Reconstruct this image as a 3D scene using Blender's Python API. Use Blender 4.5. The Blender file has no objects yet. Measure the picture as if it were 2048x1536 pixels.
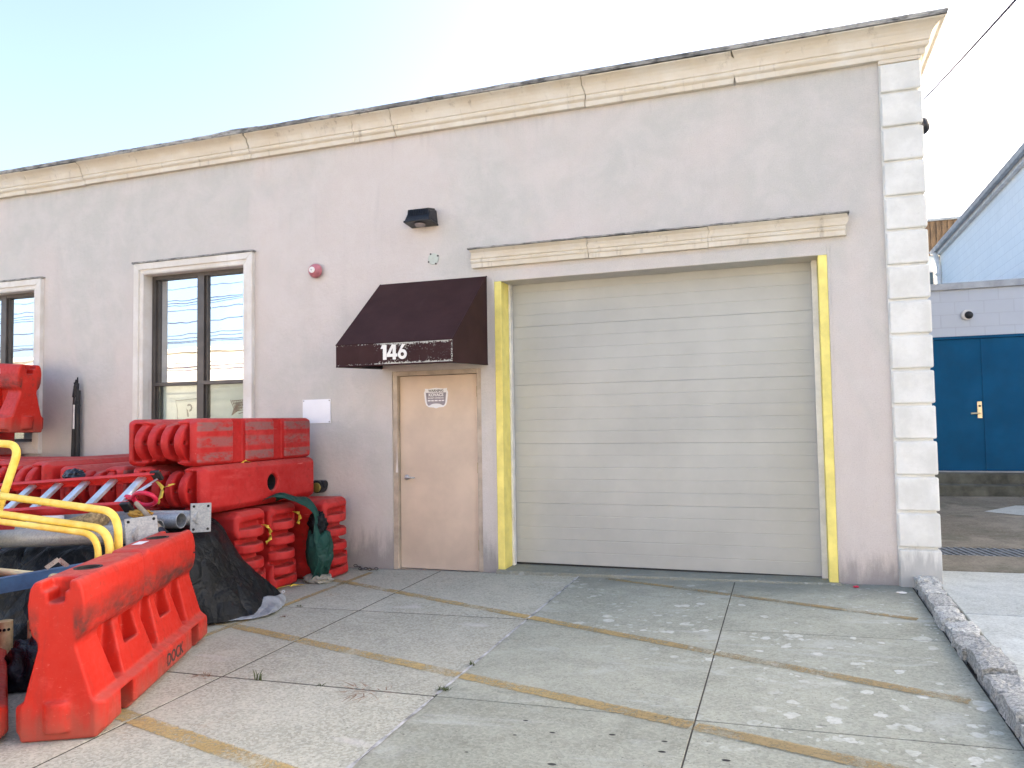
import bpy, bmesh, math, random
import numpy as np
from mathutils import Vector, Matrix, noise

# ------------------------------------------------------------------ camera
SC = bpy.context.scene
COL = SC.collection
R = math.radians
YAW, PITCH, ROLL, FPX = 0.3415, 0.0508, -0.0157, 1539.4
CAM = Vector((2.7048, -7.3245, 1.4352))
fwd = Vector((-math.sin(YAW)*math.cos(PITCH), math.cos(YAW)*math.cos(PITCH), math.sin(PITCH)))
rgt = Vector((math.cos(YAW), math.sin(YAW), 0)); upv = rgt.cross(fwd)
r2 = math.cos(ROLL)*rgt + math.sin(ROLL)*upv; u2 = -math.sin(ROLL)*rgt + math.cos(ROLL)*upv
cd = bpy.data.cameras.new('camera'); cam = bpy.data.objects.new('camera', cd); COL.objects.link(cam)
cd.sensor_width = 36.0; cd.lens = FPX/2048*36.0; cd.clip_end = 3000; cd.clip_start = 0.05
m = Matrix((r2, u2, -fwd)).transposed().to_4x4(); m.translation = CAM; cam.matrix_world = m
SC.camera = cam

# ------------------------------------------------------------------ sky, sun, exposure
SUN_AZ, SUN_EL = R(50), R(20)          # azimuth from +y clockwise: low, behind the building to the right; the whole forecourt lies in its shade
W = bpy.data.worlds.new('World'); SC.world = W; W.use_nodes = True
nt = W.node_tree; nt.nodes.clear()
sky = nt.nodes.new('ShaderNodeTexSky'); sky.sky_type = 'NISHITA'; sky.sun_disc = False
sky.sun_elevation = SUN_EL; sky.sun_rotation = SUN_AZ
sky.air_density = 0.7; sky.dust_density = 5.0; sky.ozone_density = 0.6
bg = nt.nodes.new('ShaderNodeBackground'); bg.inputs['Strength'].default_value = 0.15
wo = nt.nodes.new('ShaderNodeOutputWorld')
nt.links.new(sky.outputs[0], bg.inputs[0]); nt.links.new(bg.outputs[0], wo.inputs[0])
sd = bpy.data.lights.new('sun', 'SUN'); sun = bpy.data.objects.new('sun', sd); COL.objects.link(sun)
sd.energy = 5.0; sd.angle = R(0.53); sd.color = (1.0, 0.86, 0.72)
tosun = Vector((math.sin(SUN_AZ)*math.cos(SUN_EL), math.cos(SUN_AZ)*math.cos(SUN_EL), math.sin(SUN_EL)))
sun.rotation_euler = tosun.to_track_quat('Z', 'Y').to_euler()
sun.location = (0, -5, 12)
SC.view_settings.view_transform = 'Standard'; SC.view_settings.look = 'None'
SC.view_settings.exposure = 2.30; SC.view_settings.gamma = 1.0

# ------------------------------------------------------------------ helpers
def G(x, y): return -0.062 + 0.02*x + 0.018*y      # the sloping driveway

class MB:
    def __init__(s): s.v = []; s.f = []
    def add(s, v, f):
        o = len(s.v); s.v += [tuple(p) for p in v]; s.f += [tuple(i+o for i in q) for q in f]; return s
    def box(s, x0, x1, y0, y1, z0, z1):
        return s.add([(x0,y0,z0),(x1,y0,z0),(x1,y1,z0),(x0,y1,z0),(x0,y0,z1),(x1,y0,z1),(x1,y1,z1),(x0,y1,z1)],
                     [(3,2,1,0),(4,5,6,7),(0,1,5,4),(1,2,6,5),(2,3,7,6),(3,0,4,7)])
    def hexa(s, p):     # eight corners: bottom four counter-clockwise, top four
        return s.add(p, [(3,2,1,0),(4,5,6,7),(0,1,5,4),(1,2,6,5),(2,3,7,6),(3,0,4,7)])
    def prism(s, poly, axis, a, b):     # poly in the other two axes, extruded from a to b
        n = len(poly)
        def pt(p, t):
            if axis == 'x': return (t, p[0], p[1])
            if axis == 'y': return (p[0], t, p[1])
            return (p[0], p[1], t)
        v = [pt(p, a) for p in poly] + [pt(p, b) for p in poly]
        f = [tuple(range(n))[::-1], tuple(range(n, 2*n))] + [(i, (i+1) % n, n+(i+1) % n, n+i) for i in range(n)]
        return s.add(v, f)
    def tube(s, path, r, n=12, closed=False, caps=True):
        P = [Vector(p) for p in path]; N = len(P); rr = r if isinstance(r, (list, tuple)) else [r]*N
        T = []
        for i in range(N):
            a = P[i-1] if (i > 0 or closed) else P[i]; b = P[(i+1) % N] if (i < N-1 or closed) else P[i]
            T.append((b-a).normalized())
        nrm = T[0].orthogonal().normalized(); v = []
        for i in range(N):
            nrm = (nrm - T[i]*nrm.dot(T[i])).normalized(); bn = T[i].cross(nrm)
            for k in range(n):
                a = 2*math.pi*k/n
                v.append(P[i] + rr[i]*(math.cos(a)*nrm + math.sin(a)*bn))
        f = []
        for i in range(N if closed else N-1):
            j = (i+1) % N
            for k in range(n): f.append((i*n+k, i*n+(k+1) % n, j*n+(k+1) % n, j*n+k))
        if caps and not closed: f += [tuple(range(n))[::-1], tuple((N-1)*n+k for k in range(n))]
        return s.add(v, f)
    def lathe(s, prof, org, axis=(0,0,1), n=24):    # prof: (radius, along)
        A = Vector(axis).normalized(); U = A.orthogonal().normalized(); B = A.cross(U); O = Vector(org); v = []
        for r, h in prof:
            for k in range(n):
                a = 2*math.pi*k/n; v.append(O + A*h + r*(math.cos(a)*U + math.sin(a)*B))
        f = []; N = len(prof)
        for i in range(N-1):
            for k in range(n): f.append((i*n+k, i*n+(k+1) % n, (i+1)*n+(k+1) % n, (i+1)*n+k))
        if prof[0][0] > 1e-6: f.append(tuple(range(n))[::-1])
        if prof[-1][0] > 1e-6: f.append(tuple((N-1)*n+k for k in range(n)))
        return s.add(v, f)
    def grid(s, rows):
        n = len(rows[0]); v = [p for r in rows for p in r]
        return s.add(v, [(i*n+k, i*n+k+1, (i+1)*n+k+1, (i+1)*n+k) for i in range(len(rows)-1) for k in range(n-1)])
    def mesh(s, name, off=(0,0,0)):
        me = bpy.data.meshes.new(name)
        o = Vector(off)
        me.from_pydata([tuple(Vector(p)-o) for p in s.v], [], s.f); me.update()
        bm = bmesh.new(); bm.from_mesh(me); bmesh.ops.remove_doubles(bm, verts=bm.verts, dist=1e-6)
        bmesh.ops.recalc_face_normals(bm, faces=bm.faces); bm.to_mesh(me); bm.free()
        return me

def wloc(o):
    p = Vector((0,0,0))
    while o is not None: p += o.location; o = o.parent
    return p
def tag(o, label=None, cat=None, group=None, kind=None):
    if label: o['label'] = label
    if cat: o['category'] = cat
    if group: o['group'] = group
    if kind: o['kind'] = kind
    return o
def link(name, me, mat, parent=None, smooth=False, bevel=0, solid=0, loc=None):
    o = bpy.data.objects.new(name, me); COL.objects.link(o)
    if mat is not None and len(me.materials) == 0: me.materials.append(mat)
    if parent is not None: o.parent = parent
    if loc is not None: o.location = loc
    if smooth: me.polygons.foreach_set('use_smooth', [True]*len(me.polygons))
    if solid:
        md = o.modifiers.new('solid', 'SOLIDIFY'); md.thickness = solid; md.offset = 0
    if bevel:
        md = o.modifiers.new('bevel', 'BEVEL'); md.width = bevel; md.segments = 2; md.limit_method = 'ANGLE'; md.angle_limit = R(35)
    return o
def obj(name, mb, mat, parent=None, smooth=False, bevel=0, solid=0, base=None):
    """one mesh object; the builder's points are world points (translation-only parents)"""
    if parent is None:
        if base is None:
            a = np.array(mb.v); base = (float(a[:,0].mean()), float(a[:,1].mean()), float(a[:,2].min()))
        return link(name, mb.mesh(name, base), mat, None, smooth, bevel, solid, base)
    return link(name, mb.mesh(name, wloc(parent)), mat, parent, smooth, bevel, solid)
def empty(name, loc):
    o = bpy.data.objects.new(name, None); COL.objects.link(o); o.location = loc; o.empty_display_size = 0.1
    return o
def textmesh(s, size, offset=0.0, extrude=0.001):
    c = bpy.data.curves.new('text', 'FONT'); c.body = s; c.size = size; c.offset = offset; c.extrude = extrude
    c.align_x = 'CENTER'; c.align_y = 'CENTER'; c.resolution_u = 4
    o = bpy.data.objects.new('text', c); COL.objects.link(o)
    dg = bpy.context.evaluated_depsgraph_get(); me = bpy.data.meshes.new_from_object(o.evaluated_get(dg))
    bpy.data.objects.remove(o); bpy.data.curves.remove(c)
    return me

# ------------------------------------------------------------------ materials
def newmat(name):
    mt = bpy.data.materials.new(name); mt.use_nodes = True
    n = mt.node_tree; b = n.nodes['Principled BSDF']
    return mt, n, b
class NB:   # small node-writing helper
    def __init__(s, n): s.n = n
    def N(s, t, **k):
        x = s.n.nodes.new(t)
        for a, v in k.items(): setattr(x, a, v)
        return x
    def L(s, a, b): s.n.links.new(a, b)
    def set(s, inp, v):
        if hasattr(v, 'links'): s.L(v, inp)
        elif isinstance(v, (tuple, list)) and len(v) == 3 and inp.type == 'RGBA': inp.default_value = (*v, 1)
        else: inp.default_value = v
    def pos(s): return s.N('ShaderNodeNewGeometry').outputs['Position']
    def objc(s): return s.N('ShaderNodeTexCoord').outputs['Object']
    def rnd(s): return s.N('ShaderNodeObjectInfo').outputs['Random']
    def mapping(s, vec, scale=(1,1,1), loc=(0,0,0), rot=(0,0,0)):
        x = s.N('ShaderNodeMapping'); s.L(vec, x.inputs[0]); x.inputs[1].default_value = loc; x.inputs[2].default_value = rot; x.inputs[3].default_value = scale
        return x.outputs[0]
    def noise(s, vec, scale, detail=4, rough=0.55, dist=0.0, col=False):
        x = s.N('ShaderNodeTexNoise'); s.L(vec, x.inputs['Vector'])
        x.inputs['Scale'].default_value = scale; x.inputs['Detail'].default_value = detail
        x.inputs['Roughness'].default_value = rough; x.inputs['Distortion'].default_value = dist
        return x.outputs['Color' if col else 'Fac']
    def voro(s, vec, scale, feature='F1', rnd=1.0, out='Distance'):
        x = s.N('ShaderNodeTexVoronoi'); x.feature = feature; s.L(vec, x.inputs['Vector']); x.inputs['Scale'].default_value = scale
        x.inputs['Randomness'].default_value = rnd
        return x.outputs[out]
    def ramp(s, fac, a, b, lo=0.0, hi=1.0):
        x = s.N('ShaderNodeMapRange'); s.L(fac, x.inputs[0]); x.clamp = True; x.interpolation_type = 'SMOOTHSTEP'
        x.inputs[1].default_value = a; x.inputs[2].default_value = b; x.inputs[3].default_value = lo; x.inputs[4].default_value = hi
        return x.outputs[0]
    def math(s, op, a, b=0.0, c=0.0):
        x = s.N('ShaderNodeMath', operation=op); s.set(x.inputs[0], a); s.set(x.inputs[1], b); s.set(x.inputs[2], c)
        return x.outputs[0]
    def mix(s, fac, a, b, mode='MIX'):
        x = s.N('ShaderNodeMix', data_type='RGBA', blend_type=mode)
        s.set(x.inputs[0], fac); s.set(x.inputs[6], a); s.set(x.inputs[7], b)
        return x.outputs[2]
    def sep(s, vec):
        x = s.N('ShaderNodeSeparateXYZ'); s.L(vec, x.inputs[0]); return x.outputs
    def bump(s, h, strength=0.3, dist=0.01, normal=None):
        x = s.N('ShaderNodeBump'); s.L(h, x.inputs['Height']); x.inputs['Strength'].default_value = strength; x.inputs['Distance'].default_value = dist
        if normal is not None: s.L(normal, x.inputs['Normal'])
        return x.outputs[0]

def simple(name, c, rough=0.6, metal=0.0, var=0.12, scale=6.0, bump=0.0, bscale=80.0, c2=None, spec=None):
    """flat colour broken up by two noises, optional fine relief"""
    mt, n, b = newmat(name); q = NB(n); p = q.objc()
    a = q.noise(p, scale, 5, 0.6); a2 = q.noise(p, scale*7, 3, 0.6)
    dark = tuple(x*(1-var*2) for x in c) if c2 is None else c2
    light = tuple(min(1, x*(1+var)) for x in c)
    col = q.mix(q.ramp(a, 0.3, 0.7), dark, light); col = q.mix(q.ramp(a2, 0.35, 0.75, 0, 0.35), col, c)
    q.L(col, b.inputs['Base Color']); b.inputs['Metallic'].default_value = metal
    q.L(q.ramp(a2, 0.2, 0.8, max(0, rough-0.1), min(1, rough+0.1)), b.inputs['Roughness'])
    if spec is not None: b.inputs['Specular IOR Level'].default_value = spec
    if bump: q.L(q.bump(q.noise(p, bscale, 4, 0.6), bump, 0.004), b.inputs['Normal'])
    return mt

def m_stucco():
    mt, n, b = newmat('stucco'); q = NB(n); p = q.pos(); xyz = q.sep(p)
    big = q.noise(q.mapping(p, (0.55, 0.55, 0.42)), 1.0, 5, 0.6, 0.6)
    col = q.mix(q.ramp(big, 0.40, 0.60), (0.52, 0.508, 0.465), (0.60, 0.543, 0.498))
    med = q.noise(p, 3.2, 6, 0.65, 0.4)
    col = q.mix(q.ramp(med, 0.35, 0.7, 0, 0.6), col, (0.635, 0.59, 0.55))
    st = q.noise(q.mapping(p, (4.0, 4.0, 0.5)), 1.0, 6, 0.68, 0.5)          # vertical rain streaks
    col = q.mix(q.ramp(st, 0.55, 0.8, 0, 0.28), col, (0.42, 0.40, 0.38))
    spots = q.noise(p, 11, 4, 0.7)
    col = q.mix(q.ramp(spots, 0.62, 0.8, 0, 0.5), col, (0.64, 0.61, 0.59))
    gr_ = q.noise(p, 95, 3, 0.8)
    col = q.mix(q.ramp(gr_, 0.5, 0.72, 0, 0.5), col, (0.40, 0.365, 0.34)); col = q.mix(q.ramp(gr_, 0.46, 0.28, 0, 0.45), col, (0.72, 0.68, 0.645))
    # splash-back dirt near the ground, ragged
    low = q.math('ADD', xyz[2], q.math('MULTIPLY', q.noise(q.mapping(p, (9, 9, 2.0)), 1.0, 5, 0.7), -0.75))
    col = q.mix(q.ramp(low, -0.36, -0.02, 0.62, 0.0), col, (0.20, 0.185, 0.18))
    # rain runs below the cornice
    hi = q.math('ADD', xyz[2], q.math('MULTIPLY', q.noise(q.mapping(p, (14, 14, 0.8)), 1.0, 4, 0.7), 1.2))
    col = q.mix(q.ramp(hi, 5.0, 5.5, 0, 0.25), col, (0.34, 0.31, 0.29))
    q.L(col, b.inputs['Base Color']); b.inputs['Roughness'].default_value = 0.92; b.inputs['Specular IOR Level'].default_value = 0.25
    h = q.math('ADD', q.noise(p, 160, 3, 0.7), q.math('MULTIPLY', q.noise(p, 18, 4, 0.6), 1.6))
    h = q.math('ADD', h, q.math('MULTIPLY', q.noise(p, 3.5, 3, 0.6), 3.0))
    q.L(q.bump(h, 0.55, 0.006), b.inputs['Normal'])
    return mt

def m_trim(name='trim', c=(0.64, 0.57, 0.45), c2=(0.70, 0.655, 0.56), dirt=0.75):
    mt, n, b = newmat(name); q = NB(n); p = q.pos()
    a = q.noise(p, 2.5, 6, 0.65)
    col = q.mix(q.ramp(a, 0.35, 0.68), c, c2)
    s = q.noise(q.mapping(p, (11, 11, 0.9)), 1.0, 5, 0.65)
    col = q.mix(q.ramp(s, 0.56, 0.8, 0, dirt), col, (0.22, 0.18, 0.13))
    sp = q.noise(p, 38, 4, 0.7)
    col = q.mix(q.ramp(sp, 0.62, 0.8, 0, 0.35), col, (0.30, 0.26, 0.21))
    q.L(col, b.inputs['Base Color']); b.inputs['Roughness'].default_value = 0.85; b.inputs['Specular IOR Level'].default_value = 0.25
    q.L(q.bump(q.math('ADD', q.noise(p, 120, 3, 0.6), q.math('MULTIPLY', q.noise(p, 14, 3), 1.5)), 0.35, 0.005), b.inputs['Normal'])
    return mt

def m_cap():
    mt, n, b = newmat('weathered_cap'); q = NB(n); p = q.pos()
    a = q.noise(q.mapping(p, (8, 8, 30)), 1.0, 6, 0.7)
    col = q.mix(q.ramp(a, 0.3, 0.62), (0.06, 0.06, 0.06), (0.42, 0.41, 0.38))
    c = q.noise(p, 1.3, 4, 0.6)
    col = q.mix(q.ramp(c, 0.45, 0.65, 0, 0.65), col, (0.07, 0.07, 0.065))
    q.L(col, b.inputs['Base Color']); b.inputs['Roughness'].default_value = 0.9
    q.L(q.bump(a, 0.6, 0.01), b.inputs['Normal'])
    return mt

def m_quoin():
    mt, n, b = newmat('quoin_paint'); q = NB(n); p = q.pos(); xyz = q.sep(p)
    a = q.noise(p, 4, 6, 0.65)
    col = q.mix(q.ramp(a, 0.35, 0.7), (0.64, 0.635, 0.585), (0.76, 0.755, 0.705))
    s = q.noise(p, 30, 4, 0.7)
    col = q.mix(q.ramp(s, 0.6, 0.8, 0, 0.4), col, (0.48, 0.46, 0.42))
    gr = q.ramp(q.math('ADD', xyz[2], q.math('MULTIPLY', q.noise(q.mapping(p, (16, 16, 3)), 1, 4, 0.7), -0.5)), -0.1, 0.12, 0.7, 0)
    col = q.mix(gr, col, (0.33, 0.33, 0.32))
    q.L(col, b.inputs['Base Color']); b.inputs['Roughness'].default_value = 0.85; b.inputs['Specular IOR Level'].default_value = 0.3
    q.L(q.bump(q.math('ADD', q.noise(p, 140, 3, 0.6), q.math('MULTIPLY', a, 2.0)), 0.35, 0.005), b.inputs['Normal'])
    return mt

def m_concrete(kind):
    """'left': warm exposed aggregate; 'right': smooth greenish with lichen rings and gum; 'walk': pale bluish"""
    mt, n, b = newmat('concrete_'+kind); q = NB(n); p = q.pos(); xyz = q.sep(p); rnd = q.rnd()
    big = q.noise(p, 0.9, 6, 0.62, 0.5); med = q.noise(p, 5, 6, 0.65, 0.3); fine = q.noise(p, 60, 4, 0.75); peb = q.voro(p, 75, out='Color')
    if kind == 'left': A, B = (0.335, 0.33, 0.265), (0.42, 0.412, 0.338)
    elif kind == 'right': A, B = (0.265, 0.272, 0.218), (0.365, 0.37, 0.302)
    elif kind == 'alley': A, B = (0.15, 0.132, 0.10), (0.27, 0.245, 0.195)
    else: A, B = (0.42, 0.435, 0.40), (0.52, 0.54, 0.50)
    col = q.mix(q.ramp(big, 0.33, 0.67), A, B)
    col = q.mix(q.ramp(med, 0.3, 0.75, 0, 0.55), col, tuple(x*0.72 for x in A))
    lum = q.sep(peb)[0]
    col = q.mix(q.ramp(lum, 0.0, 1.0, 0.0, 0.50 if kind == 'left' else 0.28), col, tuple(min(1, x*1.45) for x in B))
    pit = q.voro(p, 42); pm = q.ramp(q.noise(p, 17, 3, 0.6), 0.5, 0.62)
    col = q.mix(q.math('MULTIPLY', q.ramp(pit, 0.10, 0.22, 0.75, 0.0), pm), col, (0.07, 0.065, 0.06))
    col = q.mix(q.ramp(fine, 0.52, 0.74, 0, 0.55), col, (0.13, 0.122, 0.10))
    if kind == 'left':
        rust = q.math('MULTIPLY', q.ramp(q.noise(p, 2.1, 5, 0.7), 0.60, 0.74), q.ramp(q.noise(p, 26, 4, 0.7), 0.4, 0.65))
        col = q.mix(q.math('MULTIPLY', rust, 0.45), col, (0.27, 0.16, 0.09))
        wh = q.ramp(q.noise(q.mapping(p, (1.0, 3.0, 1), rot=(0, 0, 0.9)), 1.2, 3, 0.5), 0.66, 0.74, 0, 0.4)
        col = q.mix(wh, col, (0.6, 0.58, 0.55))
    if kind == 'right':
        # pale lichen / paint blotches, densest on the right side near the wall
        warp = q.N('ShaderNodeVectorMath', operation='ADD'); q.L(p, warp.inputs[0])
        nz = q.N('ShaderNodeVectorMath', operation='SCALE'); q.L(q.noise(p, 9, 3, 0.6, col=True), nz.inputs[0]); nz.inputs['Scale'].default_value = 0.10
        q.L(nz.outputs[0], warp.inputs[1]); wp = warp.outputs[0]
        dens = q.math('ADD', q.ramp(xyz[0], 1.2, 3.0, 0.0, 0.34), q.ramp(xyz[1], -3.4, -1.2, -0.1, 0.18))
        reg = q.ramp(q.math('ADD', q.noise(p, 1.6, 3, 0.6), dens), 0.56, 0.78)
        v1 = q.voro(wp, 9.5); v2 = q.voro(wp, 17)
        c1 = q.sep(q.voro(wp, 9.5, out='Color')); c2_ = q.sep(q.voro(wp, 17, out='Color')); v3 = q.voro(wp, 5.2); c3_ = q.sep(q.voro(wp, 5.2, out='Color'))
        big_ = lambda v_, c_, hi: q.ramp(q.math('SUBTRACT', q.ramp(c_, 0.3, 1.0, -0.05, hi), v_), -0.03, 0.05)
        bl = q.math('MAXIMUM', q.math('MAXIMUM', big_(v1, c1[2], 0.38), q.math('MULTIPLY', big_(v2, c2_[2], 0.36), 0.8)), q.math('MULTIPLY', big_(v3, c3_[1], 0.30), 0.7))
        pick = q.ramp(q.sep(q.voro(wp, 9.5, out='Color'))[1], 0.35, 0.5)
        bl = q.math('MULTIPLY', q.math('MULTIPLY', bl, reg), q.math('ADD', q.math('MULTIPLY', pick, 0.75), 0.12))
        bl = q.math('MULTIPLY', bl, q.ramp(q.noise(p, 30, 3, 0.7), 0.3, 0.6, 0.35, 1))
        col = q.mix(q.math('MULTIPLY', bl, 0.8), col, (0.62, 0.63, 0.58))
        # chalky wiped area and faint tyre smear
        wipe = q.math('MULTIPLY', q.ramp(q.noise(q.mapping(p, (0.9, 2.6, 1)), 1.3, 5, 0.65, 0.8), 0.55, 0.72), 0.38)
        col = q.mix(wipe, col, (0.50, 0.51, 0.48))
        gs = q.mapping(p, (0.7, 1.25, 1)); gum = q.voro(gs, 10.0); gp = q.ramp(q.sep(q.voro(gs, 10.0, out='Color'))[0], 0.60, 0.64)
        near = q.ramp(xyz[1], -3.0, -3.5)
        gum = q.math('MULTIPLY', q.math('MULTIPLY', q.ramp(q.math('SUBTRACT', gum, q.math('MULTIPLY', q.sep(q.voro(gs, 10.0, out='Color'))[1], 0.10)), 0.05, 0.09, 1, 0), gp), near)
        col = q.mix(gum, col, (0.025, 0.025, 0.025))
        # darker band along the wall
        wall_band = q.ramp(q.math('ADD', xyz[1], q.math('MULTIPLY', q.noise(p, 2.5, 4, 0.6), 0.9)), -0.35, 0.35, 0, 0.5)
        col = q.mix(wall_band, col, (0.16, 0.165, 0.14))
    if kind == 'alley':
        ms = q.ramp(q.noise(p, 2.2, 5, 0.7, 0.6), 0.48, 0.66, 0, 0.6)
        col = q.mix(ms, col, (0.095, 0.10, 0.07))
    hsv = q.N('ShaderNodeHueSaturation'); q.L(col, hsv.inputs['Color']); q.L(q.ramp(rnd, 0, 1, 0.93, 1.06), hsv.inputs['Value'])
    q.L(hsv.outputs[0], b.inputs['Base Color']); b.inputs['Roughness'].default_value = 0.93; b.inputs['Specular IOR Level'].default_value = 0.25
    h = q.math('ADD', q.math('MULTIPLY', fine, 0.8), q.math('MULTIPLY', lum, 0.45 if kind == 'left' else 0.2)); h = q.math('ADD', h, q.math('MULTIPLY', med, 1.2))
    q.L(q.bump(h, 0.55, 0.006), b.inputs['Normal'])
    return mt

def m_paintline():
    mt, n, b = newmat('worn_yellow_paint'); q = NB(n); p = q.pos()
    a = q.noise(p, 45, 5, 0.75); w = q.noise(p, 3.0, 4, 0.6); xyz = q.sep(p)
    col = q.mix(q.ramp(q.noise(p, 4.5, 4, 0.6), 0.3, 0.7), (0.42, 0.29, 0.10), (0.52, 0.38, 0.15))
    grime = q.ramp(q.math('ADD', xyz[0], q.math('MULTIPLY', q.noise(p, 1.3, 4, 0.6), 1.4)), 1.2, 3.4, 0.05, 0.62)
    col = q.mix(grime, col, (0.22, 0.165, 0.09))
    fl = q.ramp(q.noise(p, 7, 5, 0.7), 0.62, 0.75, 0, 0.5)
    col = q.mix(fl, col, (0.62, 0.50, 0.22))
    q.L(col, b.inputs['Base Color']); b.inputs['Roughness'].default_value = 0.85
    al = q.ramp(q.math('ADD', q.math('MULTIPLY', a, 0.8), q.math('MULTIPLY', w, 0.8)), 0.66, 1.0, 0.82, 0.12)
    ea = q.N('ShaderNodeAttribute'); ea.attribute_name = 'edge'
    ef = q.ramp(q.math('ADD', ea.outputs['Fac'], q.math('MULTIPLY', q.math('SUBTRACT', q.noise(p, 28, 4, 0.7), 0.5), 1.3)), 0.25, 0.85)
    q.L(q.math('MULTIPLY', al, ef), b.inputs['Alpha'])
    return mt

def m_plastic(name, c, cfade, scuff=0.0, pads=0.0):
    """roto-moulded polyethylene, dusty and rubbed; scuff adds the dark rub marks along the head"""
    mt, n, b = newmat(name); q = NB(n); p = q.objc(); xyz = q.sep(p); rnd = q.rnd()
    sh = q.N('ShaderNodeVectorMath', operation='ADD'); q.L(p, sh.inputs[0]); q.L(q.math('MULTIPLY', rnd, 37.0), sh.inputs[1]); pp = sh.outputs[0]
    a = q.noise(pp, 3.0, 6, 0.62, 0.4); f = q.noise(pp, 22, 5, 0.7)
    col = q.mix(q.ramp(a, 0.35, 0.7), c, cfade)
    hz = q.noise(q.mapping(pp, (1.2, 6, 9)), 1.5, 5, 0.65)
    col = q.mix(q.ramp(hz, 0.55, 0.78, 0, 0.4), col, tuple(min(1, x*1.15+0.06) for x in cfade))
    sc = q.noise(q.mapping(pp, (3, 26, 40), rot=(0.3, 0.2, 0.5)), 1.0, 4, 0.7)
    col = q.mix(q.ramp(sc, 0.66, 0.76, 0, 0.5), col, (0.72, 0.25, 0.22))
    dirt = q.math('MULTIPLY', q.ramp(f, 0.5, 0.72), q.ramp(q.noise(pp, 2.0, 4, 0.6), 0.45, 0.65))
    col = q.mix(q.math('MULTIPLY', dirt, 0.75), col, (0.13, 0.04, 0.03))
    nz = q.sep(q.N('ShaderNodeNewGeometry').outputs['Normal'])[2]
    du_ = q.math('MULTIPLY', q.ramp(nz, 0.35, 0.95), q.ramp(q.noise(pp, 5, 6, 0.7), 0.3, 0.65, 0.25, 1.0))
    col = q.mix(q.math('MULTIPLY', du_, 0.42), col, (0.33, 0.135, 0.115))
    run_ = q.noise(q.mapping(pp, (7, 7, 1.1)), 1.6, 6, 0.72, 0.3)
    col = q.mix(q.ramp(run_, 0.52, 0.74, 0, 0.5), col, tuple(x*0.55+0.01 for x in c))
    if pads:    # the feet are ground grey from being dragged about
        ft = q.ramp(xyz[2], 0.012, 0.024, 1, 0)
        pn = q.ramp(q.noise(q.mapping(pp, (3.0, 9.0, 1)), 2.0, 6, 0.75), 0.36, 0.56)
        ed = q.ramp(q.math('ABSOLUTE', q.math('SUBTRACT', q.math('ABSOLUTE', xyz[1]), 0.135)), 0.03, 0.05, 1, 0.0)
        ce = q.ramp(q.math('ABSOLUTE', xyz[1]), 0.03, 0.06, 0.8, 0)
        k_ = q.math('MULTIPLY', q.math('MULTIPLY', ft, q.math('MAXIMUM', ed, ce)), pn)
        col = q.mix(q.math('MULTIPLY', k_, 0.75), col, (0.20, 0.13, 0.125))
    if scuff:
        band = q.math('MULTIPLY', q.ramp(xyz[2], 0.47, 0.55), q.ramp(xyz[2], 0.57, 0.73, 1, 0))
        side = q.ramp(q.math('ABSOLUTE', xyz[1]), 0.075, 0.10)
        gr = q.ramp(q.noise(q.mapping(pp, (2.2, 8, 5)), 1.6, 6, 0.75), 0.32, 0.66)
        col = q.mix(q.math('MULTIPLY', q.math('MULTIPLY', q.math('MULTIPLY', band, side), gr), scuff), col, (0.05, 0.028, 0.022))
        mud = q.ramp(q.math('ADD', xyz[2], q.math('MULTIPLY', q.noise(q.mapping(pp, (6, 6, 2)), 2.0, 6, 0.7), -0.34)), -0.16, 0.05, 0.55, 0)
        col = q.mix(mud, col, (0.20, 0.085, 0.06))
        rub = q.ramp(q.noise(q.mapping(pp, (2.0, 30, 45), rot=(0.1, 0.25, 0.1)), 1.3, 5, 0.75), 0.60, 0.72, 0, 0.5)
        col = q.mix(rub, col, (0.66, 0.17, 0.12))
    q.L(col, b.inputs['Base Color'])
    q.L(q.ramp(f, 0.3, 0.75, 0.46, 0.72), b.inputs['Roughness']); b.inputs['Specular IOR Level'].default_value = 0.3
    q.L(q.bump(q.math('ADD', f, q.math('MULTIPLY', q.noise(pp, 6, 3), 3)), 0.18, 0.004), b.inputs['Normal'])
    return mt

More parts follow.
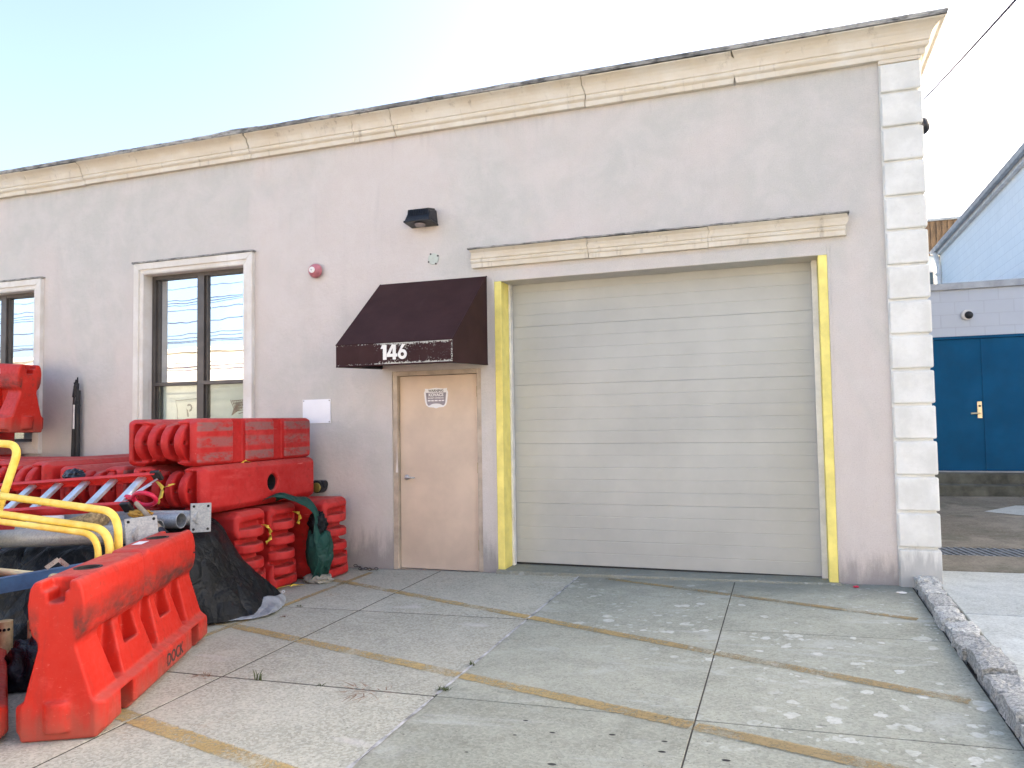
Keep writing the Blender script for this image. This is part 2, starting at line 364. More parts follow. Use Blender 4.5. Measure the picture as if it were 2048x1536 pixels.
def m_awning(flake=True):
    mt, n, b = newmat('awning_vinyl_valance' if flake else 'awning_vinyl'); q = NB(n); p = q.pos(); xyz = q.sep(p)
    a = q.noise(p, 3, 5, 0.6)
    col = q.mix(q.ramp(a, 0.3, 0.7), (0.030, 0.011, 0.011), (0.044, 0.018, 0.018))
    st = q.noise(q.mapping(p, (9, 2, 2)), 1.0, 4, 0.6)
    col = q.mix(q.ramp(st, 0.55, 0.78, 0, 0.3), col, (0.06, 0.03, 0.03))
    if flake:   # vinyl coat flaking off along the seams and round the number
        e = q.math('MINIMUM', q.math('MINIMUM', q.math('ABSOLUTE', q.math('SUBTRACT', xyz[2], 2.012)), q.math('ABSOLUTE', q.math('SUBTRACT', xyz[2], 2.208))),
                   q.math('ADD', q.math('ABSOLUTE', q.math('SUBTRACT', xyz[0], -0.165)), 0.004))
        rt = q.ramp(xyz[0], -1.35, -0.4, -0.02, 0.085)
        num = q.math('MULTIPLY', q.ramp(q.math('ABSOLUTE', q.math('SUBTRACT', xyz[0], -0.77)), 0.10, 0.26, 1, 0), 0.08)
        k = q.math('ADD', q.math('ADD', q.ramp(e, 0.0, 0.03, 0.19, 0.0), rt), num)
        fl = q.ramp(q.math('ADD', q.math('ADD', q.math('MULTIPLY', q.noise(p, 90, 3, 0.7), 0.7), q.math('MULTIPLY', q.noise(p, 13, 3, 0.6), 0.34)), k), 0.725, 0.775)
        fl = q.math('MULTIPLY', fl, q.ramp(q.math('ABSOLUTE', xyz[1]), 0.862, 0.87))
        col = q.mix(q.math('MULTIPLY', fl, 0.9), col, (0.50, 0.50, 0.44))
    q.L(col, b.inputs['Base Color']); b.inputs['Roughness'].default_value = 0.6; b.inputs['Specular IOR Level'].default_value = 0.15
    q.L(q.bump(q.noise(p, 300, 2, 0.5), 0.12, 0.002), b.inputs['Normal'])
    return mt

def m_granite():
    mt, n, b = newmat('granite'); q = NB(n); p = q.pos(); rnd = q.rnd()
    a = q.noise(p, 55, 5, 0.8); c = q.noise(p, 8, 5, 0.6)
    col = q.mix(q.ramp(a, 0.35, 0.65), (0.20, 0.205, 0.195), (0.62, 0.62, 0.57))
    col = q.mix(q.ramp(c, 0.5, 0.75, 0, 0.6), col, (0.27, 0.28, 0.275))
    hsv = q.N('ShaderNodeHueSaturation'); q.L(col, hsv.inputs['Color']); q.L(q.ramp(rnd, 0, 1, 0.8, 1.12), hsv.inputs['Value'])
    q.L(hsv.outputs[0], b.inputs['Base Color']); b.inputs['Roughness'].default_value = 0.85
    q.L(q.bump(q.math('ADD', a, q.math('MULTIPLY', q.noise(p, 22, 4), 2)), 0.7, 0.012), b.inputs['Normal'])
    return mt

def m_glass(name='window_glass'):
    mt, n, b = newmat(name); q = NB(n)
    gl = q.N('ShaderNodeBsdfGlossy'); gl.inputs['Roughness'].default_value = 0.015; gl.inputs['Color'].default_value = (0.93, 0.97, 1, 1)
    p = q.pos(); q.L(q.bump(q.noise(p, 1.6, 2, 0.5), 0.05, 0.02), gl.inputs['Normal'])
    tr = q.N('ShaderNodeBsdfTransparent'); tr.inputs['Color'].default_value = (0.75, 0.8, 0.8, 1)
    fr = q.N('ShaderNodeFresnel'); fr.inputs['IOR'].default_value = 1.5
    fac = q.math('ADD', q.math('MULTIPLY', fr.outputs[0], 1.0), 0.62)
    mx = q.N('ShaderNodeMixShader'); q.L(fac, mx.inputs[0]); q.L(tr.outputs[0], mx.inputs[1]); q.L(gl.outputs[0], mx.inputs[2])
    q.L(mx.outputs[0], n.nodes['Material Output'].inputs[0]); n.nodes.remove(b)
    return mt

def m_cloth(name, c, rough=0.45, fine=120, spec=0.35):
    mt, n, b = newmat(name); q = NB(n); p = q.objc()
    a = q.noise(p, 2.5, 5, 0.65); w = q.math('ADD', q.math('MULTIPLY', q.voro(q.mapping(p, (1, 1, 0.6), rot=(0.3, 0.5, 0.2)), 5.5, 'DISTANCE_TO_EDGE'), 1.3), q.noise(p, 6, 4, 0.6, 0.5))
    col = q.mix(q.ramp(a, 0.3, 0.7), tuple(x*0.75 for x in c), tuple(x*1.5 for x in c))
    dust = q.noise(p, 14, 6, 0.75)
    col = q.mix(q.ramp(dust, 0.6, 0.8, 0, 0.10), col, (0.20, 0.20, 0.19))
    b.inputs['Specular IOR Level'].default_value = spec
    q.L(col, b.inputs['Base Color']); q.L(q.ramp(w, 0.3, 0.7, rough-0.1, rough+0.15), b.inputs['Roughness'])
    q.L(q.bump(q.math('ADD', w, q.math('MULTIPLY', q.noise(p, fine, 2), 0.06)), 0.8, 0.05), b.inputs['Normal'])
    return mt

def m_galv():
    mt, n, b = newmat('galvanised_steel'); q = NB(n); p = q.objc()
    a = q.voro(p, 90, out='Color'); c = q.noise(p, 5, 5, 0.65)
    col = q.mix(q.ramp(q.sep(a)[0], 0, 1), (0.27, 0.285, 0.30), (0.36, 0.37, 0.38))
    col = q.mix(q.ramp(c, 0.5, 0.75, 0, 0.6), col, (0.17, 0.17, 0.16))
    q.L(col, b.inputs['Base Color']); b.inputs['Metallic'].default_value = 0.35
    q.L(q.ramp(c, 0.3, 0.7, 0.38, 0.6), b.inputs['Roughness'])
    return mt

def m_blocks(name, c, joint, zc=0.203, bw=0.406, axis=0):
    """painted blockwork far away: faint courses and joints"""
    mt, n, b = newmat(name); q = NB(n); p = q.pos(); xyz = q.sep(p)
    cmb = q.N('ShaderNodeCombineXYZ'); q.L(xyz[axis], cmb.inputs[0]); q.L(xyz[2], cmb.inputs[1])
    br = q.N('ShaderNodeTexBrick'); q.L(cmb.outputs[0], br.inputs['Vector']); br.inputs['Scale'].default_value = 1.0
    br.inputs['Brick Width'].default_value = bw; br.inputs['Row Height'].default_value = zc; br.inputs['Mortar Size'].default_value = 0.006
    br.inputs['Color1'].default_value = (*c, 1); br.inputs['Color2'].default_value = (*[x*0.97 for x in c], 1); br.inputs['Mortar'].default_value = (*joint, 1)
    d = q.noise(p, 1.2, 5, 0.65)
    col = q.mix(q.ramp(d, 0.45, 0.75, 0, 0.25), br.outputs['Color'], tuple(x*0.8 for x in c))
    q.L(col, b.inputs['Base Color']); b.inputs['Roughness'].default_value = 0.7
    q.L(q.bump(q.math('SUBTRACT', 1.0, br.outputs['Fac']), 0.5, 0.006), b.inputs['Normal'])
    return mt

M = {}
M['stucco'] = m_stucco(); M['trim'] = m_trim(); M['cap'] = m_cap(); M['quoin'] = m_quoin()
M['surround'] = m_trim('window_surround', (0.66, 0.62, 0.55), (0.76, 0.74, 0.69), 0.3)
for k in ('left', 'right', 'walk', 'alley'): M['c_'+k] = m_concrete(k)
M['paint'] = m_paintline()
M['redA'] = m_plastic('orange_red_plastic', (0.46, 0.013, 0.0045), (0.52, 0.022, 0.011), 0.95)
M['redB'] = m_plastic('faded_red_plastic', (0.42, 0.011, 0.010), (0.50, 0.028, 0.027), 0.0, 1.0)
M['awning'] = m_awning(False); M['valance'] = m_awning(True)
M['granite'] = m_granite(); M['glass'] = m_glass(); M['galv'] = m_galv()
M['black_tarp'] = m_cloth('black_tarp', (0.005, 0.0065, 0.008), 0.36, 120, 0.22)
M['green_tarp'] = m_cloth('green_tarp', (0.006, 0.045, 0.034), 0.55)
M['bag'] = m_cloth('black_bag', (0.006, 0.008, 0.014), 0.25)
M['silver'] = m_cloth('silver_tarp', (0.26, 0.28, 0.30), 0.5)
M['soil'] = simple('joint_dirt', (0.045, 0.040, 0.033), 0.95, 0, 0.3, 9, 0.5, 60)
M['asphalt'] = simple('asphalt', (0.055, 0.055, 0.056), 0.92, 0, 0.2, 1.5, 0.5, 90)
M['sealant'] = simple('joint_sealant', (0.50, 0.50, 0.49), 0.8, 0, 0.2, 9, 0.3, 60, c2=(0.13, 0.13, 0.12))
M['gdoor'] = simple('garage_door_paint', (0.435, 0.438, 0.40), 0.5, 0, 0.06, 1.1, 0.10, 260)
M['yellow'] = simple('yellow_paint', (0.86, 0.74, 0.20), 0.55, 0, 0.10, 4, 0.1, 60)
M['yellow_tube'] = simple('yellow_tube_paint', (0.84, 0.65, 0.14), 0.45, 0, 0.10, 7, 0.1, 60, c2=(0.80, 0.50, 0.04))
M['white'] = simple('white_paint', (0.74, 0.72, 0.68), 0.55, 0, 0.10, 5)
M['white_sign'] = simple('white_sign', (0.80, 0.81, 0.84), 0.4, 0, 0.02, 3)
M['door'] = simple('tan_door_paint', (0.63, 0.505, 0.39), 0.5, 0, 0.08, 1.3, 0.06, 200)
M['dframe'] = simple('tan_frame_paint', (0.48, 0.40, 0.31), 0.55, 0, 0.15, 5)
M['bronze'] = simple('bronze_window_metal', (0.085, 0.075, 0.068), 0.42, 0.2, 0.12, 4)
M['black'] = simple('black_metal', (0.012, 0.013, 0.016), 0.45, 0.1, 0.2, 6)
M['dark'] = simple('dark_interior', (0.008, 0.008, 0.009), 0.9)  # near-black colour stands in for the shade inside openings and holes
M['rubber'] = simple('black_rubber', (0.015, 0.015, 0.015), 0.6)
M['steel'] = simple('brushed_steel', (0.55, 0.55, 0.54), 0.32, 0.9, 0.1, 20)
M['alu'] = simple('aluminium', (0.72, 0.73, 0.75), 0.36, 0.75, 0.12, 9)
M['brass'] = simple('tarnished_brass', (0.30, 0.24, 0.06), 0.5, 0.5, 0.25, 8)
M['gold'] = simple('gold_handle', (0.75, 0.60, 0.36), 0.35, 0.5, 0.1, 8)
M['ladder_red'] = simple('red_fibreglass', (0.58, 0.022, 0.016), 0.5, 0, 0.12, 8)
M['pink'] = simple('crimson_plastic', (0.60, 0.012, 0.055), 0.4, 0, 0.08, 8)
M['bell'] = simple('faded_bell_paint', (0.50, 0.17, 0.20), 0.4, 0, 0.15, 14)
M['digit'] = simple('white_lettering', (0.80, 0.79, 0.74), 0.6, 0, 0.04, 14)
M['ink'] = simple('black_ink', (0.02, 0.02, 0.022), 0.6)
M['grey_ink'] = simple('grey_ink', (0.30, 0.28, 0.33), 0.6)
M['brown_ink'] = simple('brown_ink', (0.16, 0.075, 0.07), 0.7)
M['paper'] = simple('sign_paper', (0.72, 0.70, 0.64), 0.7, 0, 0.04, 4)
M['blind'] = simple('window_blind', (0.80, 0.82, 0.82), 0.8, 0, 0.10, 2.5)
M['bluedoor'] = simple('blue_door_paint', (0.004, 0.085, 0.19), 0.6, 0, 0.10, 1.6, 0.05, 150, spec=0.12)
M['blue_block'] = m_blocks('pale_blue_block', (0.53, 0.57, 0.62), (0.47, 0.50, 0.55), axis=0)
M['white_block'] = m_blocks('white_block', (0.84, 0.87, 0.84), (0.70, 0.73, 0.71), axis=1)
M['across'] = simple('pale_render', (0.64, 0.595, 0.525), 0.8, 0, 0.04, 0.6)
M['gutter'] = simple('grey_gutter', (0.34, 0.36, 0.38), 0.45, 0.2, 0.15, 4)
M['brown_metal'] = simple('brown_siding', (0.17, 0.105, 0.055), 0.6, 0.1, 0.2, 3)
M['step'] = simple('mossy_step_concrete', (0.115, 0.115, 0.09), 0.93, 0, 0.3, 3.5, 0.5, 60)
M['grate'] = simple('grate_steel', (0.20, 0.225, 0.245), 0.5, 0.4, 0.2, 9)
M['blue_beam'] = simple('blue_beam_paint', (0.06, 0.17, 0.33), 0.5, 0.0, 0.2, 6, 0.15, 40, c2=(0.045, 0.11, 0.21))
M['cream'] = simple('cream_steel_paint', (0.60, 0.50, 0.30), 0.55, 0.1, 0.18, 9, 0.2, 50, c2=(0.33, 0.23, 0.11))
M['cream_tube'] = simple('cream_tube_paint', (0.74, 0.66, 0.40), 0.5, 0, 0.1, 6)
M['burlap'] = simple('tan_burlap', (0.34, 0.24, 0.12), 0.95, 0, 0.35, 30, 0.9, 70)
M['wood'] = simple('grey_wood_shaft', (0.33, 0.25, 0.17), 0.75, 0, 0.25, 12)
M['tape'] = simple('caution_tape', (0.72, 0.52, 0.06), 0.5, 0, 0.1, 20)
M['glove'] = simple('tan_glove', (0.42, 0.22, 0.03), 0.85, 0, 0.2, 30)
M['stone'] = simple('broken_concrete', (0.30, 0.28, 0.23), 0.95, 0, 0.25, 12, 0.8, 40)
M['weed'] = simple('weed_green', (0.075, 0.10, 0.03), 0.8, 0, 0.25, 12)
M['dryweed'] = simple('dry_weed', (0.23, 0.10, 0.045), 0.9, 0, 0.25, 12)
M['cable'] = simple('overhead_cable', (0.04, 0.03, 0.07), 0.6)

# ------------------------------------------------------------------ ground
random.seed(7)
gp = MB(); S = 900
gp.add([(-S,-S,0),(S,-S,0),(S,S,0),(-S,S,0)], [(0,1,2,3)])
gr = link('ground', gp.mesh('ground'), M['asphalt'], loc=(0,0,-0.42)); tag(gr, kind='structure')

def slab(name, x0, x1, y0, y1, zf, mat, parent, th=0.14, gap=0.005, ch=0.006, up=0.0):
    """one concrete slab with a chamfered top edge, following the surface zf(x,y)"""
    x0 += gap; x1 -= gap; y0 += gap; y1 -= gap
    c = [(x0,y0),(x1,y0),(x1,y1),(x0,y1)]; ci = [(x0+ch,y0+ch),(x1-ch,y0+ch),(x1-ch,y1-ch),(x0+ch,y1-ch)]
    v = [(x,y,zf(x,y)-th) for x,y in c] + [(x,y,zf(x,y)-ch+up) for x,y in c] + [(x,y,zf(x,y)+up) for x,y in ci]
    f = [(3,2,1,0),(8,9,10,11)] + [(i,(i+1)%4,4+(i+1)%4,4+i) for i in range(4)] + [(4+i,4+(i+1)%4,8+(i+1)%4,8+i) for i in range(4)]
    return obj(name, MB().add(v, f), mat, parent)

# driveway: a bed of dirt in the joints, and the slabs
drv = MB(); xs = [-13, 3.66]; ys = [-14, 0.0]
bedz = lambda x, y: G(x, y) - 0.0025
drv.add([(x,y,bedz(x,y)) for x,y in ((-13,-14),(3.66,-14),(3.66,0.0),(-13,0.0))] + [(x,y,bedz(x,y)-0.3) for x,y in ((-13,-14),(3.66,-14),(3.66,0.0),(-13,0.0))],
        [(0,1,2,3),(7,6,5,4),(0,4,5,1),(1,5,6,2),(2,6,7,3),(3,7,4,0)])
driveway = obj('driveway', drv, M['soil'], base=(0,0,G(0,0)-0.022)); tag(driveway, kind='structure')
XJ = [-12.9, -11.1, -9.6, -8.1, -6.6, -5.15, -3.65, -2.18, -0.708, 0.777, 2.222, 3.655]
YJ = [-0.005, -1.63, -3.285, -4.95, -6.6, -8.3, -10.0, -11.7, -13.4]
for i in range(len(XJ)-1):
    for j in range(len(YJ)-1):
        x0, x1, y1, y0 = XJ[i], XJ[i+1], YJ[j], YJ[j+1]
        slab('slab', x0, x1, y0, y1, G, M['c_right'] if x0 > 0.7 else M['c_left'], driveway,
             gap=0.0042 if x0 > 0.7 else 0.0085, ch=0.0012, up=random.uniform(-0.0008, 0.0008))
# pale sealant ribbon in the construction joint
for j in range(4):
    mb = MB(); rows = [[], []]; n = 40
    for k in range(n+1):
        y = YJ[j] - 0.03 + (YJ[j+1]-YJ[j]+0.05)*k/n
        wv = 0.009 + 0.009*noise.noise(Vector((y*7, 3, 0))); c = 0.777 + 0.006*noise.noise(Vector((y*3, 9, 0)))
        rows[0].append((c-wv*0.9, y, G(c,y)+0.0045)); rows[1].append((c+wv*1.1, y, G(c,y)+0.0045))
    obj('joint_sealant', mb.grid(rows), M['sealant'], driveway)

# painted hatch lines, broken at the joints
def pline(a, b, w):
    ax, ay = a; bx, by = b; d = Vector((bx-ax, by-ay)); nrm = Vector((-d.y, d.x)).normalized()*w/2
    ts = [0.0]
    for xj in XJ:
        if abs(d.x) > 0.3:
            t = (xj-ax)/d.x
            if 0.02 < t < 0.98: ts.append(t)
    for yj in YJ:
        if abs(d.y) > 0.3 and abs(d.x) < 0.3:
            t = (yj-ay)/d.y
            if 0.02 < t < 0.98: ts.append(t)
    ts = sorted(ts) + [1.0]; L = d.length
    for t0, t1 in zip(ts, ts[1:]):
        e = 0.010/L; rows = [[], [], [], [], []]; n = max(4, int((t1-t0)*L/0.06))
        for k in range(n+1):
            t = t0+e+(t1-t0-2*e)*k/n; c = Vector((ax, ay)) + d*t
            for s, w_ in enumerate((-1.25, -0.8, 0.0, 0.8, 1.25)):
                q = c + nrm*w_; rows[s].append((q.x, q.y, G(q.x, q.y)+0.0040))
        o = obj('painted_line', MB().grid(rows), M['paint'], driveway)
        at = o.data.attributes.new('edge', 'FLOAT', 'POINT'); at.data.foreach_set('value', [v_ for v_ in (0.0, 1.0, 1.0, 1.0, 0.0) for _ in range(n+1)])
pline((1.05, -0.12), (3.55, -1.115), 0.075)
pline((-1.95, -0.455), (3.56, -2.725), 0.092)
pline((-1.95, -2.11), (3.30, -3.69), 0.10)
pline((-1.05, -3.89), (1.8, -4.66), 0.115)
pline((-1.41, -0.2), (-1.50, -2.72), 0.06)

# right-hand pavement, kerb of granite setts, alley ramp
WZ = lambda x, y: 0.045 + 0.012*(x-3.85) + 0.012*y
walk = obj('pavement', MB().add([(x,y,WZ(x,y)-d) for d in (0.03,0.4) for x,y in ((3.83,-14),(16,-14),(16,0.56),(3.83,0.56))],
        [(0,1,2,3),(7,6,5,4),(0,4,5,1),(1,5,6,2),(2,6,7,3),(3,7,4,0)]), M['soil']); tag(walk, kind='structure')
for x0, x1 in ((3.845, 5.35), (5.35, 6.85), (6.85, 8.4)):
    for y1, y0 in ((0.55, -1.02), (-1.02, -2.6), (-2.6, -4.2), (-4.2, -5.9), (-5.9, -7.6)):
        slab('slab', x0, x1, y0, y1, WZ, M['c_walk'], walk, gap=0.007)
kerb = obj('kerb', MB().hexa([(3.675,-9,G(3.7,-9)-0.3),(3.81,-9,G(3.7,-9)-0.3),(3.81,0.02,G(3.7,0)-0.3),(3.675,0.02,G(3.7,0)-0.3),
        (3.675,-9,G(3.7,-9)-0.02),(3.81,-9,G(3.7,-9)-0.02),(3.81,0.02,G(3.7,0)-0.0),(3.675,0.02,G(3.7,0)-0.0)]), M['soil']); tag(kerb, kind='structure')
random.seed(21); y = 0.03
while y > -8.5:
    L = random.uniform(0.24, 0.46); n1, n2, n3 = 6, 3, 3
    bm = bmesh.new(); bmesh.ops.create_cube(bm, size=1.0); bmesh.ops.subdivide_edges(bm, edges=bm.edges, cuts=6, use_grid_fill=True)
    xo = random.uniform(-0.012, 0.012); zt = 0.098 + random.uniform(-0.02, 0.018); wd = 0.165+random.uniform(-0.012, 0.012); sd_ = random.random()*50
    tilt = random.uniform(-0.03, 0.03)
    for v in bm.verts:
        c = v.co.copy()
        q = Vector((c.x*wd, c.y*(L-0.016), (c.z+0.5)*(zt+0.12)-0.12))
        rnd_ = max(0, abs(c.x)*2-0.55)**2*0.05 + max(0, abs(c.y)*2-0.7)**2*0.09
        if c.z > 0.45: q.z -= rnd_
        nn = noise.noise_vector(Vector((q.x*9+sd_, q.y*9, q.z*9)))*0.022 + noise.noise_vector(Vector((q.x*30+sd_, q.y*30, q.z*30)))*0.012
        q += nn; q.z += tilt*q.y
        v.co = q
    me = bpy.data.meshes.new('kerb_stone'); bm.to_mesh(me); bm.free()
    o = link('kerb_stone', me, M['granite'], kerb, smooth=False)
    yc = y-L/2; o.location = Vector((3.745+xo, yc, G(3.74, yc)+0.0)) - kerb.location
    o.rotation_euler.z = random.uniform(-0.03, 0.03)
    y -= L

AZ = lambda x, y: 0.052 + 0.010*(x-3.9) + 0.031*(y-0.56)
alley = obj('alley_ramp', MB().add([(x,y,AZ(x,y)-d) for d in (0.03,0.6) for x,y in ((3.87,0.56),(11,0.56),(11,5.95),(3.87,5.95))],
        [(0,1,2,3),(7,6,5,4),(0,4,5,1),(1,5,6,2),(2,6,7,3),(3,7,4,0)]), M['soil']); tag(alley, kind='structure')
for y0, y1 in ((0.57, 1.30), (1.72, 3.9), (3.9, 5.94)):
    for x0, x1 in ((3.88, 5.9), (5.9, 8.4), (8.4, 11)):
        slab('slab', x0, x1, y0, y1, AZ, M['c_alley'], alley, gap=0.004)
obj('patch', MB().grid([[(x, y, AZ(x,y)+0.005) for x, y in r] for r in (((5.1, 4.3), (7.2, 2.5)), ((5.6, 4.9), (7.8, 4.9)))]), M['c_walk'], alley)
gt = empty('trench_grate', (4.9, 1.5, AZ(4.9,1.5))); tag(gt, 'grey steel trench drain cover crossing the alley beside the white quoins', 'drain cover')
obj('frame', MB().hexa([(3.9,1.31,AZ(3.9,1.31)-0.05),(8.3,1.31,AZ(8.3,1.31)-0.05),(8.3,1.71,AZ(8.3,1.71)-0.05),(3.9,1.71,AZ(3.9,1.71)-0.05),
     (3.9,1.31,AZ(3.9,1.31)-0.006),(8.3,1.31,AZ(8.3,1.31)-0.006),(8.3,1.71,AZ(8.3,1.71)-0.006),(3.9,1.71,AZ(3.9,1.71)-0.006)]), M['grate'], gt)
mb = MB()
for k in range(62):
    x = 3.86 + k*0.07; q = [(x+0.10,1.32),(x+0.125,1.32),(x+0.02,1.70),(x-0.005,1.70)]
    if x < 3.93: continue
    mb.hexa([(a,b_,AZ(a,b_)-0.02) for a,b_ in q] + [(a,b_,AZ(a,b_)+0.004) for a,b_ in q])
o = obj('tread_bar', mb, M['grate'], gt); o['kind'] = 'stuff'

# ------------------------------------------------------------------ the warehouse
bld = empty('warehouse', (0, 0, 0)); tag(bld, 'low pinkish-grey stucco warehouse with cream cornice and roll-up garage door', 'building')
XL, XR, ZT = -13.0, 3.872, 4.60
DOOR = (-1.262, -0.236, -0.25, 2.005); GAR = (-0.072, 3.088, -0.25, 2.885)
WIN2 = (-4.655, -3.165, 1.27, 3.325); WIN1 = (-7.955, -6.465, 1.27, 3.275)
holes = [DOOR, GAR, WIN2, WIN1]; TH = 0.45
def wall_holes(x0, x1, z0, z1, hs, y0, y1):
    xs = sorted({x0, x1, *[h[0] for h in hs], *[h[1] for h in hs]}); zs = sorted({z0, z1, *[h[2] for h in hs], *[h[3] for h in hs]})
    mb = MB()
    for a, b in zip(xs, xs[1:]):
        for c, d in zip(zs, zs[1:]):
            mx, mz = (a+b)/2, (c+d)/2
            if any(h[0] < mx < h[1] and h[2] < mz < h[3] for h in hs): continue
            mb.add([(a,y0,c),(b,y0,c),(b,y0,d),(a,y0,d)], [(0,1,2,3)]); mb.add([(a,y1,c),(b,y1,c),(b,y1,d),(a,y1,d)], [(3,2,1,0)])
    for h in hs:
        for p, q in (((h[0],h[2]),(h[0],h[3])),((h[1],h[2]),(h[1],h[3])),((h[0],h[3]),(h[1],h[3])),((h[0],h[2]),(h[1],h[2]))):
            mb.add([(p[0],y0,p[1]),(q[0],y0,q[1]),(q[0],y1,q[1]),(p[0],y1,p[1])], [(0,1,2,3)])
    for p, q in (((x0,z0),(x0,z1)),((x1,z0),(x1,z1)),((x0,z1),(x1,z1)),((x0,z0),(x1,z0))):
        mb.add([(p[0],y0,p[1]),(q[0],y0,q[1]),(q[0],y1,q[1]),(p[0],y1,p[1])], [(0,1,2,3)])
    return mb
wl = obj('wall', wall_holes(XL, 3.85, -0.45, ZT, holes, 0.0, TH), M['stucco'], bld)
obj('wall', MB().box(3.40, 3.846, TH+0.003, 22, -0.45, ZT), M['stucco'], bld)
obj('wall', MB().box(XL, XL+0.4, TH+0.003, 22, -0.45, ZT), M['stucco'], bld)
obj('wall', MB().box(XL, 3.85, 22.003, 22.4, -0.45, ZT), M['stucco'], bld)
obj('roof', MB().box(XL, 3.85, 0.02, 22.3, ZT+0.003, ZT+0.16), M['asphalt'], bld)
# shallow raised band round the garage opening
for a in ((-0.10, -0.073, -0.2, 2.99), (3.089, 3.112, -0.2, 2.99)):
    obj('band', MB().box(a[0], a[1], -0.010, 0.02, a[2], a[3]), M['stucco'], bld, bevel=0.003)
obj('band', MB().box(-0.0725, 3.0885, -0.010, 0.02, 2.886, 2.99), M['stucco'], bld, bevel=0.003)

# cornice: a moulded profile run along the front and mitred round the corner, in lengths split at its cracks
PROF = [(0.0,4.545),(0.052,4.545),(0.056,4.595),(0.066,4.600),(0.080,4.612),(0.084,4.632),(0.078,4.648),(0.092,4.654),(0.092,4.668),
        (0.098,4.690),(0.110,4.718),(0.130,4.744),(0.158,4.766),(0.192,4.782),(0.198,4.790),(0.0,4.790)]
def run(prof, x0, x1, mitre=False, ylen=21.0, dz=0.0, dy=0.0, X=XR):
    mb = MB(); n = len(prof)
    jag = lambda x, o, z: x + 0.030*noise.noise(Vector((round(x, 1)*7.3, z*9, o*9))) + 0.010*noise.noise(Vector((round(x, 1)*3.1, z*40, 2)))
    rows = [[(jag(x0, o, z), -o-dy, z+dz) for o, z in prof]]
    if mitre: rows += [[(X+o, -o-dy, z+dz) for o, z in prof], [(X+o, ylen, z+dz) for o, z in prof]]
    else:
        k = max(1, int((x1-x0)/1.0))
        for i in range(1, k): rows.append([(x0+(x1-x0)*i/k, -o-dy, z+dz) for o, z in prof])
        rows.append([(jag(x1, o, z), -o-dy, z+dz) for o, z in prof])
    v = [p for r in rows for p in r]; f = []
    for i in range(len(rows)-1):
        for j in range(n): f.append((i*n+j, i*n+(j+1) % n, (i+1)*n+(j+1) % n, (i+1)*n+j))
    f += [tuple(range(n)), tuple((len(rows)-1)*n+j for j in range(n))[::-1]]
    return mb.add(v, f)
random.seed(5)
cracks = [-13.0, -9.4, -7.9, -6.55, -5.60, -3.05, -1.67, -1.18, 0.93, 2.35]
crn = empty('cornice', (0, 0, 4.545)); crn.parent = bld
for i, x0 in enumerate(cracks):
    last = i == len(cracks)-1; x1 = 0 if last else cracks[i+1]
    wide = 0.006 if x0 in (-6.55, -5.60, -3.05, -1.18, 0.93) else 0.003
    o = obj('cornice_length', run(PROF, x0+wide, x1-0.003 if not last else 0, last, dz=random.uniform(-0.004, 0.004), dy=random.uniform(0, 0.004)), M['trim'], crn, bevel=0.004)
CAPP = [(0.0,4.797),(0.205,4.797),(0.212,4.826),(0.204,4.838),(0.0,4.842)]
def caprun(x0, x1, mitre):
    mb = run(CAPP, x0, x1, mitre); return mb
capseg = [-13.0, -5.5, -2.9, 0.4, 0]
for i in range(4):
    mb = MB(); last = i == 3
    # subdivided with a ragged top edge
    if not last:
        x0, x1 = capseg[i], capseg[i+1]; n = int((x1-x0)/0.04); rows = []
        for k in range(n+1):
            x = x0+(x1-x0)*k/n; j = 0.008*noise.noise(Vector((x*4, 1, 0)))+0.006*noise.noise(Vector((x*19, 1, 0)))
            bulge = 0.018*math.exp(-((x+3.15)/0.25)**2)
            rows.append([(x, -o+j*0.3, z+(j+bulge if z > 4.8 else 0)) for o, z in CAPP])
        nn = len(CAPP); v = [p for r in rows for p in r]; f = [(a*nn+j, a*nn+(j+1) % nn, (a+1)*nn+(j+1) % nn, (a+1)*nn+j) for a in range(n) for j in range(nn)]
        mb.add(v, f + [tuple(range(nn)), tuple(n*nn+j for j in range(nn))[::-1]])
    else: mb = run(CAPP, capseg[3], 0, True)
    obj('coping', mb, M['cap'], crn)

# lintel cornice over the garage door
LP = [(0.0,3.035),(0.050,3.035),(0.054,3.082),(0.066,3.086),(0.072,3.106),(0.066,3.118),(0.080,3.122),(0.088,3.150),(0.104,3.178),(0.134,3.200),(0.140,3.206),(0.0,3.206)]
lin = empty('lintel', (1.5, 0, 3.035)); lin.parent = bld
for x0, x1 in ((-0.300, 0.935), (0.941, 2.08), (2.084, 3.262)):
    obj('lintel_length', run(LP, x0, x1, dz=random.uniform(-.003, .003)), M['trim'], lin, bevel=0.003)
rows = []; n = 90; mb = MB(); CP = [(0.0,3.212),(0.148,3.212),(0.150,3.226),(0.10,3.238),(0.0,3.246)]
for k in range(n+1):
    x = -0.312+3.586*k/n; j = 0.007*noise.noise(Vector((x*6, 4, 0)))+0.006*noise.noise(Vector((x*25, 4, 0)))
    rows.append([(x, -o, z+(j if z > 3.22 else 0)) for o, z in CP])
v = [p for r in rows for p in r]; nn = 5
mb.add(v, [(a*nn+j, a*nn+(j+1) % nn, (a+1)*nn+(j+1) % nn, (a+1)*nn+j) for a in range(n) for j in range(nn)] + [tuple(range(nn)), tuple(n*nn+j for j in range(nn))[::-1]])
obj('coping', mb, M['cap'], lin)

